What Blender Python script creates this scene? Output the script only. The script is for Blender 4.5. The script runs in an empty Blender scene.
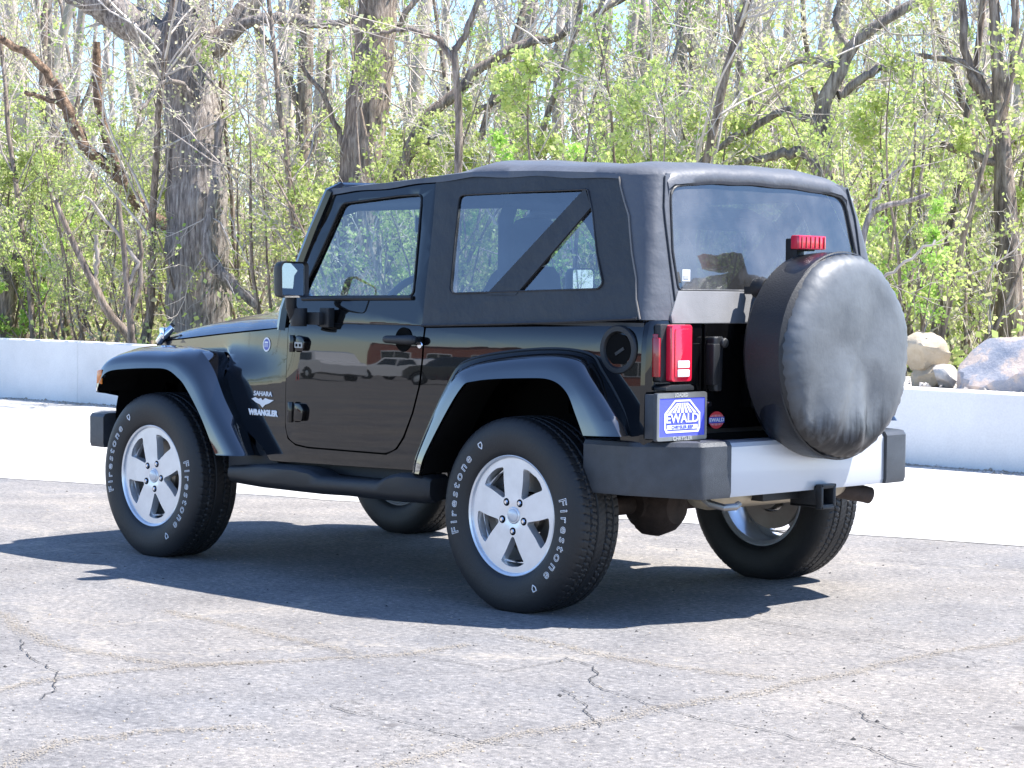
import bpy, bmesh, math, random
import numpy as np
from mathutils import Vector, Matrix, Quaternion
from mathutils.geometry import tessellate_polygon

S = bpy.context.scene
COL = S.collection
PI = math.pi
rad = math.radians

# ------------------------------------------------------------ camera
CAM = np.array([-6.0989, 7.0065, 1.2638])
YAW, PIT, ROL, FPX = -0.78634, -0.0410306, 0.0099053, 2177.4
_d = np.array([math.cos(PIT)*math.cos(YAW), math.cos(PIT)*math.sin(YAW), math.sin(PIT)])
_r = np.cross(_d, [0, 0, 1]); _r /= np.linalg.norm(_r); _u = np.cross(_r, _d)
_R = _r*math.cos(ROL)+_u*math.sin(ROL); _U = -_r*math.sin(ROL)+_u*math.cos(ROL)
cam_data = bpy.data.cameras.new('camera')
cam = bpy.data.objects.new('camera', cam_data); COL.objects.link(cam)
cam_data.sensor_width = 36.0
cam_data.lens = FPX/1024*36.0
cam_data.clip_start = 0.1; cam_data.clip_end = 3000
M = Matrix(((_R[0], _U[0], -_d[0], CAM[0]), (_R[1], _U[1], -_d[1], CAM[1]), (_R[2], _U[2], -_d[2], CAM[2]), (0, 0, 0, 1)))
cam.matrix_world = M
S.camera = cam

# ------------------------------------------------------------ light
SUN_DIR = Vector((-0.42, -0.46, 1.0)).normalized()
elev = math.asin(SUN_DIR.z)
W = bpy.data.worlds.new('World'); S.world = W; W.use_nodes = True
nt = W.node_tree; bg = nt.nodes['Background']
sky = nt.nodes.new('ShaderNodeTexSky'); sky.sky_type = 'NISHITA'; sky.sun_disc = False
sky.sun_elevation = elev
sky.sun_rotation = math.atan2(SUN_DIR.x, SUN_DIR.y)
sky.air_density = 1.0; sky.dust_density = 0.1; sky.ozone_density = 3.0
tn = nt.nodes.new('ShaderNodeVectorMath'); tn.operation = 'MULTIPLY'; tn.inputs[1].default_value = (.88, .97, 1.13)
nt.links.new(sky.outputs[0], tn.inputs[0]); nt.links.new(tn.outputs[0], bg.inputs[0]); bg.inputs[1].default_value = 0.12
sl = bpy.data.lights.new('sun', 'SUN'); sl.energy = 5.0; sl.angle = rad(0.5); sl.color = (1.0, 0.965, 0.92)
so = bpy.data.objects.new('sun', sl); COL.objects.link(so)
so.rotation_euler = SUN_DIR.to_track_quat('Z', 'Y').to_euler(); so.location = (0, 0, 20)
S.view_settings.view_transform = 'Standard'; S.view_settings.look = 'None'
S.view_settings.exposure = 1.28; S.view_settings.gamma = 1.0; S.view_settings.use_curve_mapping = False
S.cycles.max_bounces = 10; S.cycles.transparent_max_bounces = 24; S.cycles.use_denoising = True
S.cycles.caustics_reflective = False; S.cycles.caustics_refractive = False
S.cycles.sample_clamp_indirect = 6.0

# ------------------------------------------------------------ helpers
def ray(px, py):
    D = _d+_R*(px-512)/FPX-_U*(py-384)/FPX
    return D
def at_dist(px, py, dist):
    """point seen at px,py at a horizontal distance from the viewpoint"""
    D = ray(px, py); t = dist/math.hypot(D[0], D[1]); p = CAM+t*D
    return Vector(p)
def ground_at(px, dist, z=0.0):
    p = at_dist(px, 296, dist); return Vector((p.x, p.y, z))

def tag(o, label=None, cat=None, group=None, kind=None):
    if label: o['label'] = label
    if cat: o['category'] = cat
    if group: o['group'] = group
    if kind: o['kind'] = kind
    return o
def empty(name, loc=(0, 0, 0), parent=None):
    o = bpy.data.objects.new(name, None); COL.objects.link(o); o.location = loc
    o.empty_display_size = 0.2
    if parent: o.parent = parent
    return o
def copy_tree(o, parent=None):
    c = o.copy(); COL.objects.link(c)
    if parent: c.parent = parent
    for ch in list(o.children): copy_tree(ch, c)
    return c
def link_mesh(name, me, mats, parent=None):
    o = bpy.data.objects.new(name, me); COL.objects.link(o)
    if not isinstance(mats, (list, tuple)): mats = [mats]
    for m in mats: me.materials.append(m)
    if parent: o.parent = parent
    return o

class MB:
    def __init__(s): s.bm = bmesh.new(); s.mi = 0
    def face(s, vs):
        try:
            f = s.bm.faces.new(vs); f.material_index = s.mi; return f
        except ValueError: return None
    def mesh(s, verts, faces):
        v = [s.bm.verts.new(p) for p in verts]
        for f in faces: s.face([v[i] for i in f])
        return v
    def box(s, c, size, rot=None, taper=None):
        hx, hy, hz = size[0]/2, size[1]/2, size[2]/2
        vs = []
        for sz in (-1, 1):
            k = taper if (taper and sz > 0) else 1.0
            for sx, sy in ((-1, -1), (1, -1), (1, 1), (-1, 1)):
                p = Vector((sx*hx*k, sy*hy*k, sz*hz))
                if rot is not None: p = rot @ p
                vs.append(Vector(c)+p)
        s.mesh(vs, [(3, 2, 1, 0), (4, 5, 6, 7), (0, 1, 5, 4), (1, 2, 6, 5), (2, 3, 7, 6), (3, 0, 4, 7)])
    def tube(s, pts, r, n=10, cap=True, flat=1.0):
        pts = [Vector(p) for p in pts]; rings = []
        rs = r if isinstance(r, (list, tuple)) else [r]*len(pts)
        up = Vector((0, 0, 1))
        prev = None
        for i, p in enumerate(pts):
            t = (pts[min(i+1, len(pts)-1)]-pts[max(i-1, 0)])
            if t.length < 1e-9: t = Vector((0, 0, 1))
            t.normalize()
            if prev is None:
                a = up if abs(t.z) < .9 else Vector((1, 0, 0))
                x = t.cross(a).normalized()
            else:
                x = (prev-t*prev.dot(t)).normalized()
            prev = x; y = t.cross(x)
            rings.append([s.bm.verts.new(p+(x*math.cos(2*PI*k/n)+y*math.sin(2*PI*k/n)*flat)*rs[i]) for k in range(n)])
        for a, b in zip(rings, rings[1:]):
            for k in range(n): s.face([a[k], a[(k+1) % n], b[(k+1) % n], b[k]])
        if cap:
            s.face(list(reversed(rings[0]))); s.face(rings[-1])
    def loft(s, rings, closed=True, cap=False):
        R = [[s.bm.verts.new(p) for p in ring] for ring in rings]
        n = len(R[0])
        for a, b in zip(R, R[1:]):
            for k in range(n if closed else n-1): s.face([a[k], a[(k+1) % n], b[(k+1) % n], b[k]])
        if cap: s.face(list(reversed(R[0]))); s.face(R[-1])
        return R
    def lathe(s, prof, seg=48, axis='Y', c=(0, 0, 0), a0=0, a1=2*PI, sc=1.0):
        """prof: list of (radius, along)"""
        prof = [(r*sc, h*sc) for r, h in prof]
        full = abs(a1-a0-2*PI) < 1e-6
        m = seg if full else seg+1
        rings = []
        for i in range(m):
            a = a0+(a1-a0)*i/seg; ca, sa = math.cos(a), math.sin(a); ring = []
            for r, h in prof:
                if axis == 'Y': p = (c[0]+r*ca, c[1]+h, c[2]+r*sa)
                elif axis == 'X': p = (c[0]+h, c[1]+r*ca, c[2]+r*sa)
                else: p = (c[0]+r*ca, c[1]+r*sa, c[2]+h)
                ring.append(s.bm.verts.new(p))
            rings.append(ring)
        for i in range(m if full else m-1):
            a, b = rings[i], rings[(i+1) % m]
            for k in range(len(prof)-1):
                s.face([a[k], b[k], b[k+1], a[k+1]])
    def prism(s, poly, f, d0, d1):
        """poly 2D outline, f(u,v,d)->point"""
        A = [s.bm.verts.new(f(u, v, d0)) for u, v in poly]; B = [s.bm.verts.new(f(u, v, d1)) for u, v in poly]
        n = len(poly)
        s.face(list(reversed(A))); s.face(B)
        for k in range(n): s.face([A[k], A[(k+1) % n], B[(k+1) % n], B[k]])
    def panel(s, outer, holes, f, th, du=None, dv=None, nsub=None):
        """flat outline with holes, cut into a grid, mapped by f(u,v,d) with thickness th"""
        bm = bmesh.new()
        loops = [[Vector((p[0], p[1], 0)) for p in outer]]+[[Vector((p[0], p[1], 0)) for p in h] for h in holes]
        flat = [p for l in loops for p in l]
        vs = [bm.verts.new(p) for p in flat]
        for t in tessellate_polygon(loops):
            try: bm.faces.new([vs[i] for i in t])
            except ValueError: pass
        us = [p.x for p in flat]; ws = [p.y for p in flat]
        def cut(lo, hi, step, ax):
            k = lo+step
            while k < hi-1e-4:
                co = Vector((k, 0, 0)) if ax == 0 else Vector((0, k, 0)); no = Vector((1, 0, 0)) if ax == 0 else Vector((0, 1, 0))
                bmesh.ops.bisect_plane(bm, geom=bm.verts[:]+bm.edges[:]+bm.faces[:], plane_co=co, plane_no=no, dist=1e-5)
                k += step
        if du: cut(min(us), max(us), du, 0)
        if dv: cut(min(ws), max(ws), dv, 1)
        bm.normal_update()
        a, b = {}, {}
        for v in bm.verts:
            a[v] = s.bm.verts.new(f(v.co.x, v.co.y, 0)); 
            if th: b[v] = s.bm.verts.new(f(v.co.x, v.co.y, th))
        for fc in bm.faces:
            vv = list(fc.verts)
            if fc.normal.z < 0: vv.reverse()
            s.face([a[v] for v in vv])
            if th: s.face([b[v] for v in reversed(vv)])
        if th:
            for e in bm.edges:
                if len(e.link_faces) == 1:
                    v0, v1 = e.verts
                    s.face([a[v0], a[v1], b[v1], b[v0]])
        bm.free()
    def build(s, name, mat, parent=None, bevel=0, seg=2, smooth=True, ang=32, recalc=True, weld=0):
        bm = s.bm
        if weld: bmesh.ops.remove_doubles(bm, verts=bm.verts[:], dist=weld)
        if recalc: bmesh.ops.recalc_face_normals(bm, faces=bm.faces[:])
        if bevel:
            es = [e for e in bm.edges if len(e.link_faces) == 2 and e.calc_face_angle(0) > rad(28)]
            if es: bmesh.ops.bevel(bm, geom=es, offset=bevel, segments=seg, affect='EDGES', profile=.5, clamp_overlap=True)
        me = bpy.data.meshes.new(name); bm.to_mesh(me); bm.free()
        if smooth:
            me.shade_smooth(); me.set_sharp_from_angle(angle=rad(ang))
        return link_mesh(name, me, mat, parent)

def interp(tab, x):
    xs = [t[0] for t in tab]; ys = [t[1] for t in tab]
    if xs[0] > xs[-1]: xs = xs[::-1]; ys = ys[::-1]
    return float(np.interp(x, xs, ys))
def catmull(pts, n):
    """resample a control polyline with a Catmull-Rom spline, n samples per span"""
    P = [Vector(p) for p in pts]; out = []
    for i in range(len(P)-1):
        p0 = P[i-1] if i > 0 else P[0]*2-P[1]; p1 = P[i]; p2 = P[i+1]; p3 = P[i+2] if i+2 < len(P) else P[-1]*2-P[-2]
        for k in range(n):
            t = k/n
            out.append(.5*((2*p1)+(-p0+p2)*t+(2*p0-5*p1+4*p2-p3)*t*t+(-p0+3*p1-3*p2+p3)*t*t*t))
    out.append(P[-1]); return out
def rounded(poly, r, n=4):
    """round the corners of a 2D polygon"""
    out = []; m = len(poly)
    rr = r if isinstance(r, (list, tuple)) else [r]*m
    for i in range(m):
        p0 = Vector(poly[i-1]); p1 = Vector(poly[i]); p2 = Vector(poly[(i+1) % m])
        a = (p0-p1); b = (p2-p1); q = min(rr[i], a.length*.48, b.length*.48)
        if q < 1e-5: out.append(tuple(p1)); continue
        A = p1+a.normalized()*q; B = p1+b.normalized()*q
        for k in range(n+1):
            t = k/n; out.append(tuple(A*(1-t)**2+p1*2*t*(1-t)+B*t*t))
    return out

# ------------------------------------------------------------ materials
def new_mat(name):
    m = bpy.data.materials.new(name); m.use_nodes = True
    return m, m.node_tree.nodes, m.node_tree.links, m.node_tree.nodes['Principled BSDF']
def P(name, col, rough=.5, metal=0, coat=0, bump=0, bscale=20, var=0, vscale=6, spec=.5, rvar=0, **k):
    m, N, L, b = new_mat(name)
    b.inputs['Base Color'].default_value = (*col, 1); b.inputs['Roughness'].default_value = rough
    b.inputs['Metallic'].default_value = metal; b.inputs['Coat Weight'].default_value = coat
    b.inputs['Coat Roughness'].default_value = .03
    b.inputs['Specular IOR Level'].default_value = spec
    if var or bump or rvar:
        tc = N.new('ShaderNodeTexCoord')
    if var or rvar:
        n = N.new('ShaderNodeTexNoise'); n.inputs['Scale'].default_value = vscale; n.inputs['Detail'].default_value = 7; n.inputs['Roughness'].default_value = .62
        L.new(tc.outputs['Object'], n.inputs['Vector'])
    if var:
        r = N.new('ShaderNodeMapRange'); r.inputs['From Min'].default_value = .3; r.inputs['From Max'].default_value = .7
        r.inputs['To Min'].default_value = 1-var; r.inputs['To Max'].default_value = 1+var
        mx = N.new('ShaderNodeVectorMath'); mx.operation = 'SCALE'; mx.inputs[0].default_value = col
        L.new(n.outputs['Fac'], r.inputs['Value']); L.new(r.outputs[0], mx.inputs['Scale']); L.new(mx.outputs[0], b.inputs['Base Color'])
    if rvar:
        r = N.new('ShaderNodeMapRange'); r.inputs['From Min'].default_value = .3; r.inputs['From Max'].default_value = .7
        r.inputs['To Min'].default_value = max(0, rough-rvar); r.inputs['To Max'].default_value = rough+rvar
        L.new(n.outputs['Fac'], r.inputs['Value']); L.new(r.outputs[0], b.inputs['Roughness'])
    if bump:
        n2 = N.new('ShaderNodeTexNoise'); n2.inputs['Scale'].default_value = bscale; n2.inputs['Detail'].default_value = 5
        L.new(tc.outputs['Object'], n2.inputs['Vector'])
        bp = N.new('ShaderNodeBump'); bp.inputs['Strength'].default_value = bump; bp.inputs['Distance'].default_value = .01
        L.new(n2.outputs['Fac'], bp.inputs['Height']); L.new(bp.outputs[0], b.inputs['Normal'])
    return m

def ramp(N, stops):
    r = N.new('ShaderNodeValToRGB'); e = r.color_ramp.elements
    while len(e) < len(stops): e.new(.5)
    for i, (p, c) in enumerate(stops):
        e[i].position = p; e[i].color = (*c, 1) if len(c) == 3 else c
    return r
def noise(N, L, vec, scale, det=6, rough=.6, dim=None):
    n = N.new('ShaderNodeTexNoise'); n.inputs['Scale'].default_value = scale; n.inputs['Detail'].default_value = det
    n.inputs['Roughness'].default_value = rough
    L.new(vec, n.inputs['Vector']); return n
def mix(N, L, fac, a, b, mode='MIX'):
    m = N.new('ShaderNodeMix'); m.data_type = 'RGBA'; m.blend_type = mode
    for s, v in ((m.inputs[0], fac), (m.inputs[6], a), (m.inputs[7], b)):
        if hasattr(v, 'links'): L.new(v, s)
        elif isinstance(v, (int, float)): s.default_value = v
        else: s.default_value = (*v, 1)
    return m.outputs[2]
def math_(N, L, op, a, b=None, clamp=False):
    m = N.new('ShaderNodeMath'); m.operation = op; m.use_clamp = clamp
    for s, v in zip(m.inputs, (a, b)):
        if v is None: continue
        if hasattr(v, 'links'): L.new(v, s)
        else: s.default_value = v
    return m.outputs[0]

# asphalt: worn, pale aggregate, sandy hairline cracks
def asphalt_mat():
    m, N, L, b = new_mat('worn_asphalt')
    tc = N.new('ShaderNodeTexCoord'); O = tc.outputs['Object']
    big = noise(N, L, O, .35, 5, .6); mid = noise(N, L, O, 2.2, 7, .7); fine = noise(N, L, O, 38, 6, .8); gr = noise(N, L, O, 190, 2, .6)
    r1 = ramp(N, [(.30, (.172, .167, .161)), (.52, (.232, .225, .213)), (.72, (.292, .275, .248))]); L.new(mid.outputs['Fac'], r1.inputs[0])
    r2 = ramp(N, [(.35, (.84, .86, .92)), (.65, (1.12, 1.06, 1.0))]); L.new(big.outputs['Fac'], r2.inputs[0])
    c = mix(N, L, 1.0, r1.outputs[0], r2.outputs[0], 'MULTIPLY')
    r3 = ramp(N, [(.32, (.28, .28, .31)), (.44, (.80, .80, .81)), (.55, (1.08, 1.06, 1.05)), (.68, (2.0, 1.95, 1.9))]); L.new(fine.outputs['Fac'], r3.inputs[0])
    c = mix(N, L, .95, c, r3.outputs[0], 'MULTIPLY')
    r3b = ramp(N, [(.30, (.6, .6, .6)), (.5, (1, 1, 1)), (.7, (1.4, 1.4, 1.38))]); L.new(gr.outputs['Fac'], r3b.inputs[0])
    c = mix(N, L, .6, c, r3b.outputs[0], 'MULTIPLY')
    # hairline cracks
    wv = N.new('ShaderNodeVectorMath'); wv.operation = 'SCALE'; wn = noise(N, L, O, 1.6, 6, .7)
    sb = N.new('ShaderNodeVectorMath'); sb.operation = 'SUBTRACT'; L.new(wn.outputs['Color'], sb.inputs[0]); sb.inputs[1].default_value = (.5, .5, .5)
    L.new(sb.outputs[0], wv.inputs[0]); wv.inputs['Scale'].default_value = 1.1
    ad = N.new('ShaderNodeVectorMath'); L.new(O, ad.inputs[0]); L.new(wv.outputs[0], ad.inputs[1])
    def cracks(scale, w0, w1):
        v = N.new('ShaderNodeTexVoronoi'); v.feature = 'DISTANCE_TO_EDGE'; v.inputs['Scale'].default_value = scale
        L.new(ad.outputs[0], v.inputs['Vector'])
        mr = N.new('ShaderNodeMapRange'); mr.inputs['From Min'].default_value = w0; mr.inputs['From Max'].default_value = w1
        mr.inputs['To Min'].default_value = 1; mr.inputs['To Max'].default_value = 0; mr.clamp = True
        L.new(v.outputs['Distance'], mr.inputs['Value']); return mr.outputs[0]
    gate = noise(N, L, O, .9, 3, .5)
    gm = N.new('ShaderNodeMapRange'); gm.inputs['From Min'].default_value = .47; gm.inputs['From Max'].default_value = .58; L.new(gate.outputs['Fac'], gm.inputs['Value'])
    k1 = math_(N, L, 'MULTIPLY', cracks(.30, .000, .010), math_(N, L, 'MULTIPLY', mid.outputs['Fac'], 1.3))
    k2 = math_(N, L, 'MULTIPLY', cracks(.9, .001, .007), gm.outputs[0])
    c = mix(N, L, math_(N, L, 'MULTIPLY', k1, .5), c, (.42, .37, .30))
    c = mix(N, L, math_(N, L, 'MULTIPLY', k2, .55), c, (.10, .09, .08))
    # oil specks
    sp = noise(N, L, O, 3.1, 2, .5)
    sr = ramp(N, [(.735, (0, 0, 0)), (.76, (1, 1, 1))]); L.new(sp.outputs['Fac'], sr.inputs[0])
    c = mix(N, L, math_(N, L, 'MULTIPLY', sr.outputs[0], .5), c, (.07, .06, .055))
    L.new(c, b.inputs['Base Color']); b.inputs['Roughness'].default_value = .88
    b.inputs['Specular IOR Level'].default_value = .35
    h = math_(N, L, 'ADD', math_(N, L, 'MULTIPLY', fine.outputs['Fac'], 1.0), math_(N, L, 'MULTIPLY', gr.outputs['Fac'], .5))
    h = math_(N, L, 'SUBTRACT', h, math_(N, L, 'MULTIPLY', k2, .6))
    bp = N.new('ShaderNodeBump'); bp.inputs['Strength'].default_value = .55; bp.inputs['Distance'].default_value = .012
    L.new(h, bp.inputs['Height']); L.new(bp.outputs[0], b.inputs['Normal'])
    return m
def concrete_mat(name, c0, c1, sc=2.0, stain=(.75, .74, .72)):
    m, N, L, b = new_mat(name)
    tc = N.new('ShaderNodeTexCoord'); O = tc.outputs['Object']
    a = noise(N, L, O, sc, 8, .7); f = noise(N, L, O, 60, 4, .7); g = noise(N, L, O, .5, 4, .6)
    r = ramp(N, [(.35, c0), (.65, c1)]); L.new(a.outputs['Fac'], r.inputs[0])
    r2 = ramp(N, [(.38, stain), (.5, (1, 1, 1))]); L.new(g.outputs['Fac'], r2.inputs[0])
    c = mix(N, L, .8, r.outputs[0], r2.outputs[0], 'MULTIPLY')
    r3 = ramp(N, [(.3, (.9, .9, .9)), (.6, (1.03, 1.03, 1.03))]); L.new(f.outputs['Fac'], r3.inputs[0])
    c = mix(N, L, .6, c, r3.outputs[0], 'MULTIPLY')
    L.new(c, b.inputs['Base Color']); b.inputs['Roughness'].default_value = .9
    bp = N.new('ShaderNodeBump'); bp.inputs['Strength'].default_value = .12; bp.inputs['Distance'].default_value = .01
    L.new(f.outputs['Fac'], bp.inputs['Height']); L.new(bp.outputs[0], b.inputs['Normal'])
    return m
def bark_mat(name, c0, c1, sx=15, sz=1.6, bump=.9):
    m, N, L, b = new_mat(name)
    tc = N.new('ShaderNodeTexCoord'); mp = N.new('ShaderNodeMapping'); mp.inputs['Scale'].default_value = (sx, sx, sz)
    L.new(tc.outputs['Object'], mp.inputs['Vector'])
    n = noise(N, L, mp.outputs[0], 2.0, 8, .7); n2 = noise(N, L, tc.outputs['Object'], 1.3, 4, .6)
    r = ramp(N, [(.36, tuple(x*.42 for x in c0)), (.5, c0), (.64, c1)]); L.new(n.outputs['Fac'], r.inputs[0])
    r2 = ramp(N, [(.35, (.8, .8, .82)), (.65, (1.15, 1.08, 1.0))]); L.new(n2.outputs['Fac'], r2.inputs[0])
    c = mix(N, L, 1, r.outputs[0], r2.outputs[0], 'MULTIPLY'); L.new(c, b.inputs['Base Color'])
    b.inputs['Roughness'].default_value = .95; b.inputs['Specular IOR Level'].default_value = .2
    bp = N.new('ShaderNodeBump'); bp.inputs['Strength'].default_value = bump; bp.inputs['Distance'].default_value = .05
    L.new(n.outputs['Fac'], bp.inputs['Height']); L.new(bp.outputs[0], b.inputs['Normal'])
    return m
def leaf_mat(name, c0, c1, c2):
    m, N, L, b = new_mat(name)
    N.remove(b); out = N['Material Output']
    g = N.new('ShaderNodeNewGeometry'); oi = N.new('ShaderNodeObjectInfo')
    r = ramp(N, [(0, c0), (.5, c1), (1, c2)]); L.new(g.outputs['Random Per Island'], r.inputs[0])
    hs = N.new('ShaderNodeHueSaturation'); L.new(r.outputs[0], hs.inputs['Color'])
    mr = N.new('ShaderNodeMapRange'); mr.inputs['To Min'].default_value = .75; mr.inputs['To Max'].default_value = 1.2
    L.new(oi.outputs['Random'], mr.inputs['Value']); L.new(mr.outputs[0], hs.inputs['Value'])
    d = N.new('ShaderNodeBsdfDiffuse'); t = N.new('ShaderNodeBsdfTranslucent'); mxs = N.new('ShaderNodeMixShader'); mxs.inputs[0].default_value = .45
    L.new(hs.outputs[0], d.inputs[0]); L.new(hs.outputs[0], t.inputs[0]); L.new(d.outputs[0], mxs.inputs[1]); L.new(t.outputs[0], mxs.inputs[2])
    L.new(mxs.outputs[0], out.inputs[0]); return m

m_asphalt = asphalt_mat()
m_conc = concrete_mat('pale_concrete', (.42, .405, .38), (.56, .54, .51))
m_wall = concrete_mat('painted_wall', (.77, .75, .715), (.86, .84, .80), 1.2, (.88, .88, .88))
m_gravel = concrete_mat('gravel_bed_mat', (.32, .29, .26), (.62, .58, .54), 18)
m_litter = concrete_mat('leaf_litter', (.20, .18, .10), (.36, .32, .20), 6, (.6, .7, .4))
m_bark = bark_mat('grey_bark', (.33, .295, .275), (.56, .52, .485))
m_bark2 = bark_mat('brown_bark', (.29, .24, .205), (.50, .43, .375), 12, 2.0)
m_barkred = bark_mat('red_brown_bark', (.24, .17, .125), (.44, .32, .235), 10, 8)
m_twig = P('twig_bark', (.44, .38, .335), .9, var=.5, vscale=1.5)
m_twig2 = P('pale_twig_bark', (.60, .54, .49), .9, var=.35, vscale=1.5)
m_leaf = leaf_mat('spring_leaf', (.46, .58, .18), (.60, .70, .25), (.72, .76, .34))
m_leaf2 = leaf_mat('fresh_leaf', (.34, .58, .13), (.48, .68, .18), (.60, .74, .25))
m_leaf3 = leaf_mat('bud_leaf', (.56, .58, .32), (.64, .64, .38), (.68, .60, .42))

# ------------------------------------------------------------ setting
def sheet(name, poly, z, mat, dx=0):
    b = MB(); b.mesh([(x, y, z if not callable(z) else z(x, y)) for x, y in poly], [tuple(range(len(poly)))])
    o = b.build(name, mat, smooth=False, recalc=False); tag(o, kind='structure'); return o
# one big ground sheet, asphalt; the concrete apron lies on it
sheet('parking_lot', [(-400, -6.9), (400, -6.9), (400, 400), (-400, 400)], 0.0, m_asphalt)
LB = lambda x: -0.89+(x-6.6)*0.272   # edge line of the concrete apron
ap = []
rnd = random.Random(4)
xs = [-60+i*.35 for i in range(int(140/.35))]
edge = [(x, LB(x)+rnd.uniform(-.03, .03)) for x in xs if LB(x) > -6.8 and x < 70]
sheet('concrete_apron', [(edge[0][0], -6.84)]+[(edge[-1][0], -6.84)]+edge[::-1], 0.003, m_conc)
# woodland floor behind the wall
b = MB(); rows = []
ys = [-7.08, -7.6, -8.5, -10, -14, -22, -40, -80, -160, -420]
xg = [-400, -120, -40, -15, -5, 0, 3, 6, 9, 12, 16, 20, 30, 45, 70, 120, 400]
r_ = random.Random(2)
for y in ys:
    rows.append([b.bm.verts.new((x, y, .52+min(.5, (-7.1-y)*.04)+(r_.uniform(-.05, .05) if y < -7.4 else 0))) for x in xg])
for A, B in zip(rows, rows[1:]):
    for k in range(len(xg)-1): b.face([A[k], B[k], B[k+1], A[k+1]])
tag(b.build('woodland_ground', m_litter, recalc=False), kind='structure')
b = MB(); rows = []
xs = [-3+i*.22 for i in range(46)]
for j in range(9):
    y = -7.075-.17*j
    rows.append([b.bm.verts.new((x, y, .535+.06*math.sin(min(1, j/4)*PI/2)+.03*math.sin(x*2.1+j)*min(1, j/3)+r_.uniform(-.012, .012))) for x in xs])
for A, B in zip(rows, rows[1:]):
    for k in range(len(xs)-1): b.face([A[k], B[k], B[k+1], A[k+1]])
tag(b.build('gravel_bed', m_gravel, recalc=False), kind='stuff', label='pale gravel bed behind the low white wall', cat='gravel')
# loose stones in the gravel
b = MB()
for i in range(420):
    x = r_.uniform(1.2, 6.5); y = r_.uniform(-7.1, -8.3); s = r_.uniform(.012, .035)
    z = .575+.02*math.sin(x*2.1)
    q = Matrix.Rotation(r_.uniform(0, 6), 3, Vector((r_.random(), r_.random(), r_.random())).normalized())
    vs = [q @ Vector(p) for p in ((s, 0, 0), (-s, 0, 0), (0, s*.8, 0), (0, -s*.8, 0), (0, 0, s*.6), (0, 0, -s*.6))]
    b.mesh([Vector((x, y, z))+v for v in vs], [(0, 2, 4), (2, 1, 4), (1, 3, 4), (3, 0, 4), (2, 0, 5), (1, 2, 5), (3, 1, 5), (0, 3, 5)])
tag(b.build('loose_gravel', m_gravel, smooth=False), kind='stuff', label='loose pebbles scattered behind the wall', cat='gravel')

# low wall in cast lengths
wallroot = empty('low_wall', (8, -6.95, 0))
tag(wallroot, 'low white concrete wall running along the back edge of the lot', 'wall')
x = -22.0; k = 0
def wh(x): return .575+max(0, min(1, (x-2.5)/11.5))*.115
while x < 60:
    L_ = 3.05; x1 = x+L_-.006
    b = MB()
    f = .012
    prof = lambda xx: [(xx, -6.83, -.05), (xx, -6.83, wh(xx)-f), (xx, -6.842, wh(xx)), (xx, -7.06, wh(xx)), (xx, -7.07, wh(xx)-f), (xx, -7.07, -.05)]
    R0 = [tuple(a-c for a, c in zip(p, (8, -6.95, 0))) for p in prof(x)]; R1 = [tuple(a-c for a, c in zip(p, (8, -6.95, 0))) for p in prof(x1)]
    b.loft([R0, R1], closed=True, cap=True)
    b.build('wall_segment', m_wall, wallroot, smooth=False)
    x += L_

def rock(name, c, size, seed, mat, label, rot=0):
    bm = bmesh.new(); bmesh.ops.create_icosphere(bm, subdivisions=4, radius=1)
    rr = np.random.RandomState(seed)
    pl = [(Vector(rr.normal(size=3)).normalized(), rr.uniform(.55, .88)) for _ in range(13)]
    ph = rr.uniform(0, 6, 6)
    for v in bm.verts:
        for n, dd in pl:
            t = v.co.dot(n)
            if t > dd: v.co -= n*(t-dd)*.97
        p = v.co
        v.co *= 1+.035*math.sin(p.x*7+ph[0])*math.sin(p.y*6+ph[1])+.02*math.sin(p.z*13+ph[2])*math.sin(p.x*11+ph[3])
        v.co = Vector((v.co.x*size[0], v.co.y*size[1], v.co.z*size[2]))
    me = bpy.data.meshes.new(name); bm.to_mesh(me); bm.free(); me.shade_smooth(); me.set_sharp_from_angle(angle=rad(24))
    o = link_mesh(name, me, mat); o.location = c; o.rotation_euler = (0, 0, rot); tag(o, label, 'rock', 'boulders behind the wall'); return o
def rock_mat(name, stops, sc=3):
    m, N, L, b = new_mat(name); tc = N.new('ShaderNodeTexCoord'); O = tc.outputs['Object']
    n = noise(N, L, O, sc, 8, .7); r = ramp(N, stops); L.new(n.outputs['Fac'], r.inputs[0]); L.new(r.outputs[0], b.inputs['Base Color'])
    n2 = noise(N, L, O, 25, 6, .7); bp = N.new('ShaderNodeBump'); bp.inputs['Strength'].default_value = .6; bp.inputs['Distance'].default_value = .02
    L.new(n2.outputs['Fac'], bp.inputs['Height']); L.new(bp.outputs[0], b.inputs['Normal']); b.inputs['Roughness'].default_value = .85; return m
m_rockA = rock_mat('slate_pink_rock', [(.35, (.20, .23, .29)), (.5, (.34, .34, .37)), (.56, (.55, .44, .37)), (.7, (.62, .52, .45))], 2.2)
m_rockB = rock_mat('tan_rock', [(.3, (.38, .30, .20)), (.7, (.58, .50, .38))])
m_rockC = rock_mat('grey_rock', [(.3, (.30, .28, .26)), (.7, (.52, .50, .47))], 8)
rock('boulder', (2.80, -7.62, .66), (.72, .42, .40), 3, m_rockA, 'large slate and pink boulder right of the spare wheel', .5)
rock('boulder', (3.74, -7.45, .82), (.22, .24, .18), 8, m_rockB, 'smooth tan boulder perched beside the spare wheel cover', .2)
rock('boulder', (3.69, -7.44, .62), (.13, .17, .13), 9, m_rockB, 'small brown stone beneath the smooth tan boulder', 1.2)
rock('boulder', (3.50, -7.40, .66), (.13, .14, .12), 11, m_rockC, 'small grey speckled stone between tan and slate boulders', .7)
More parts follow.
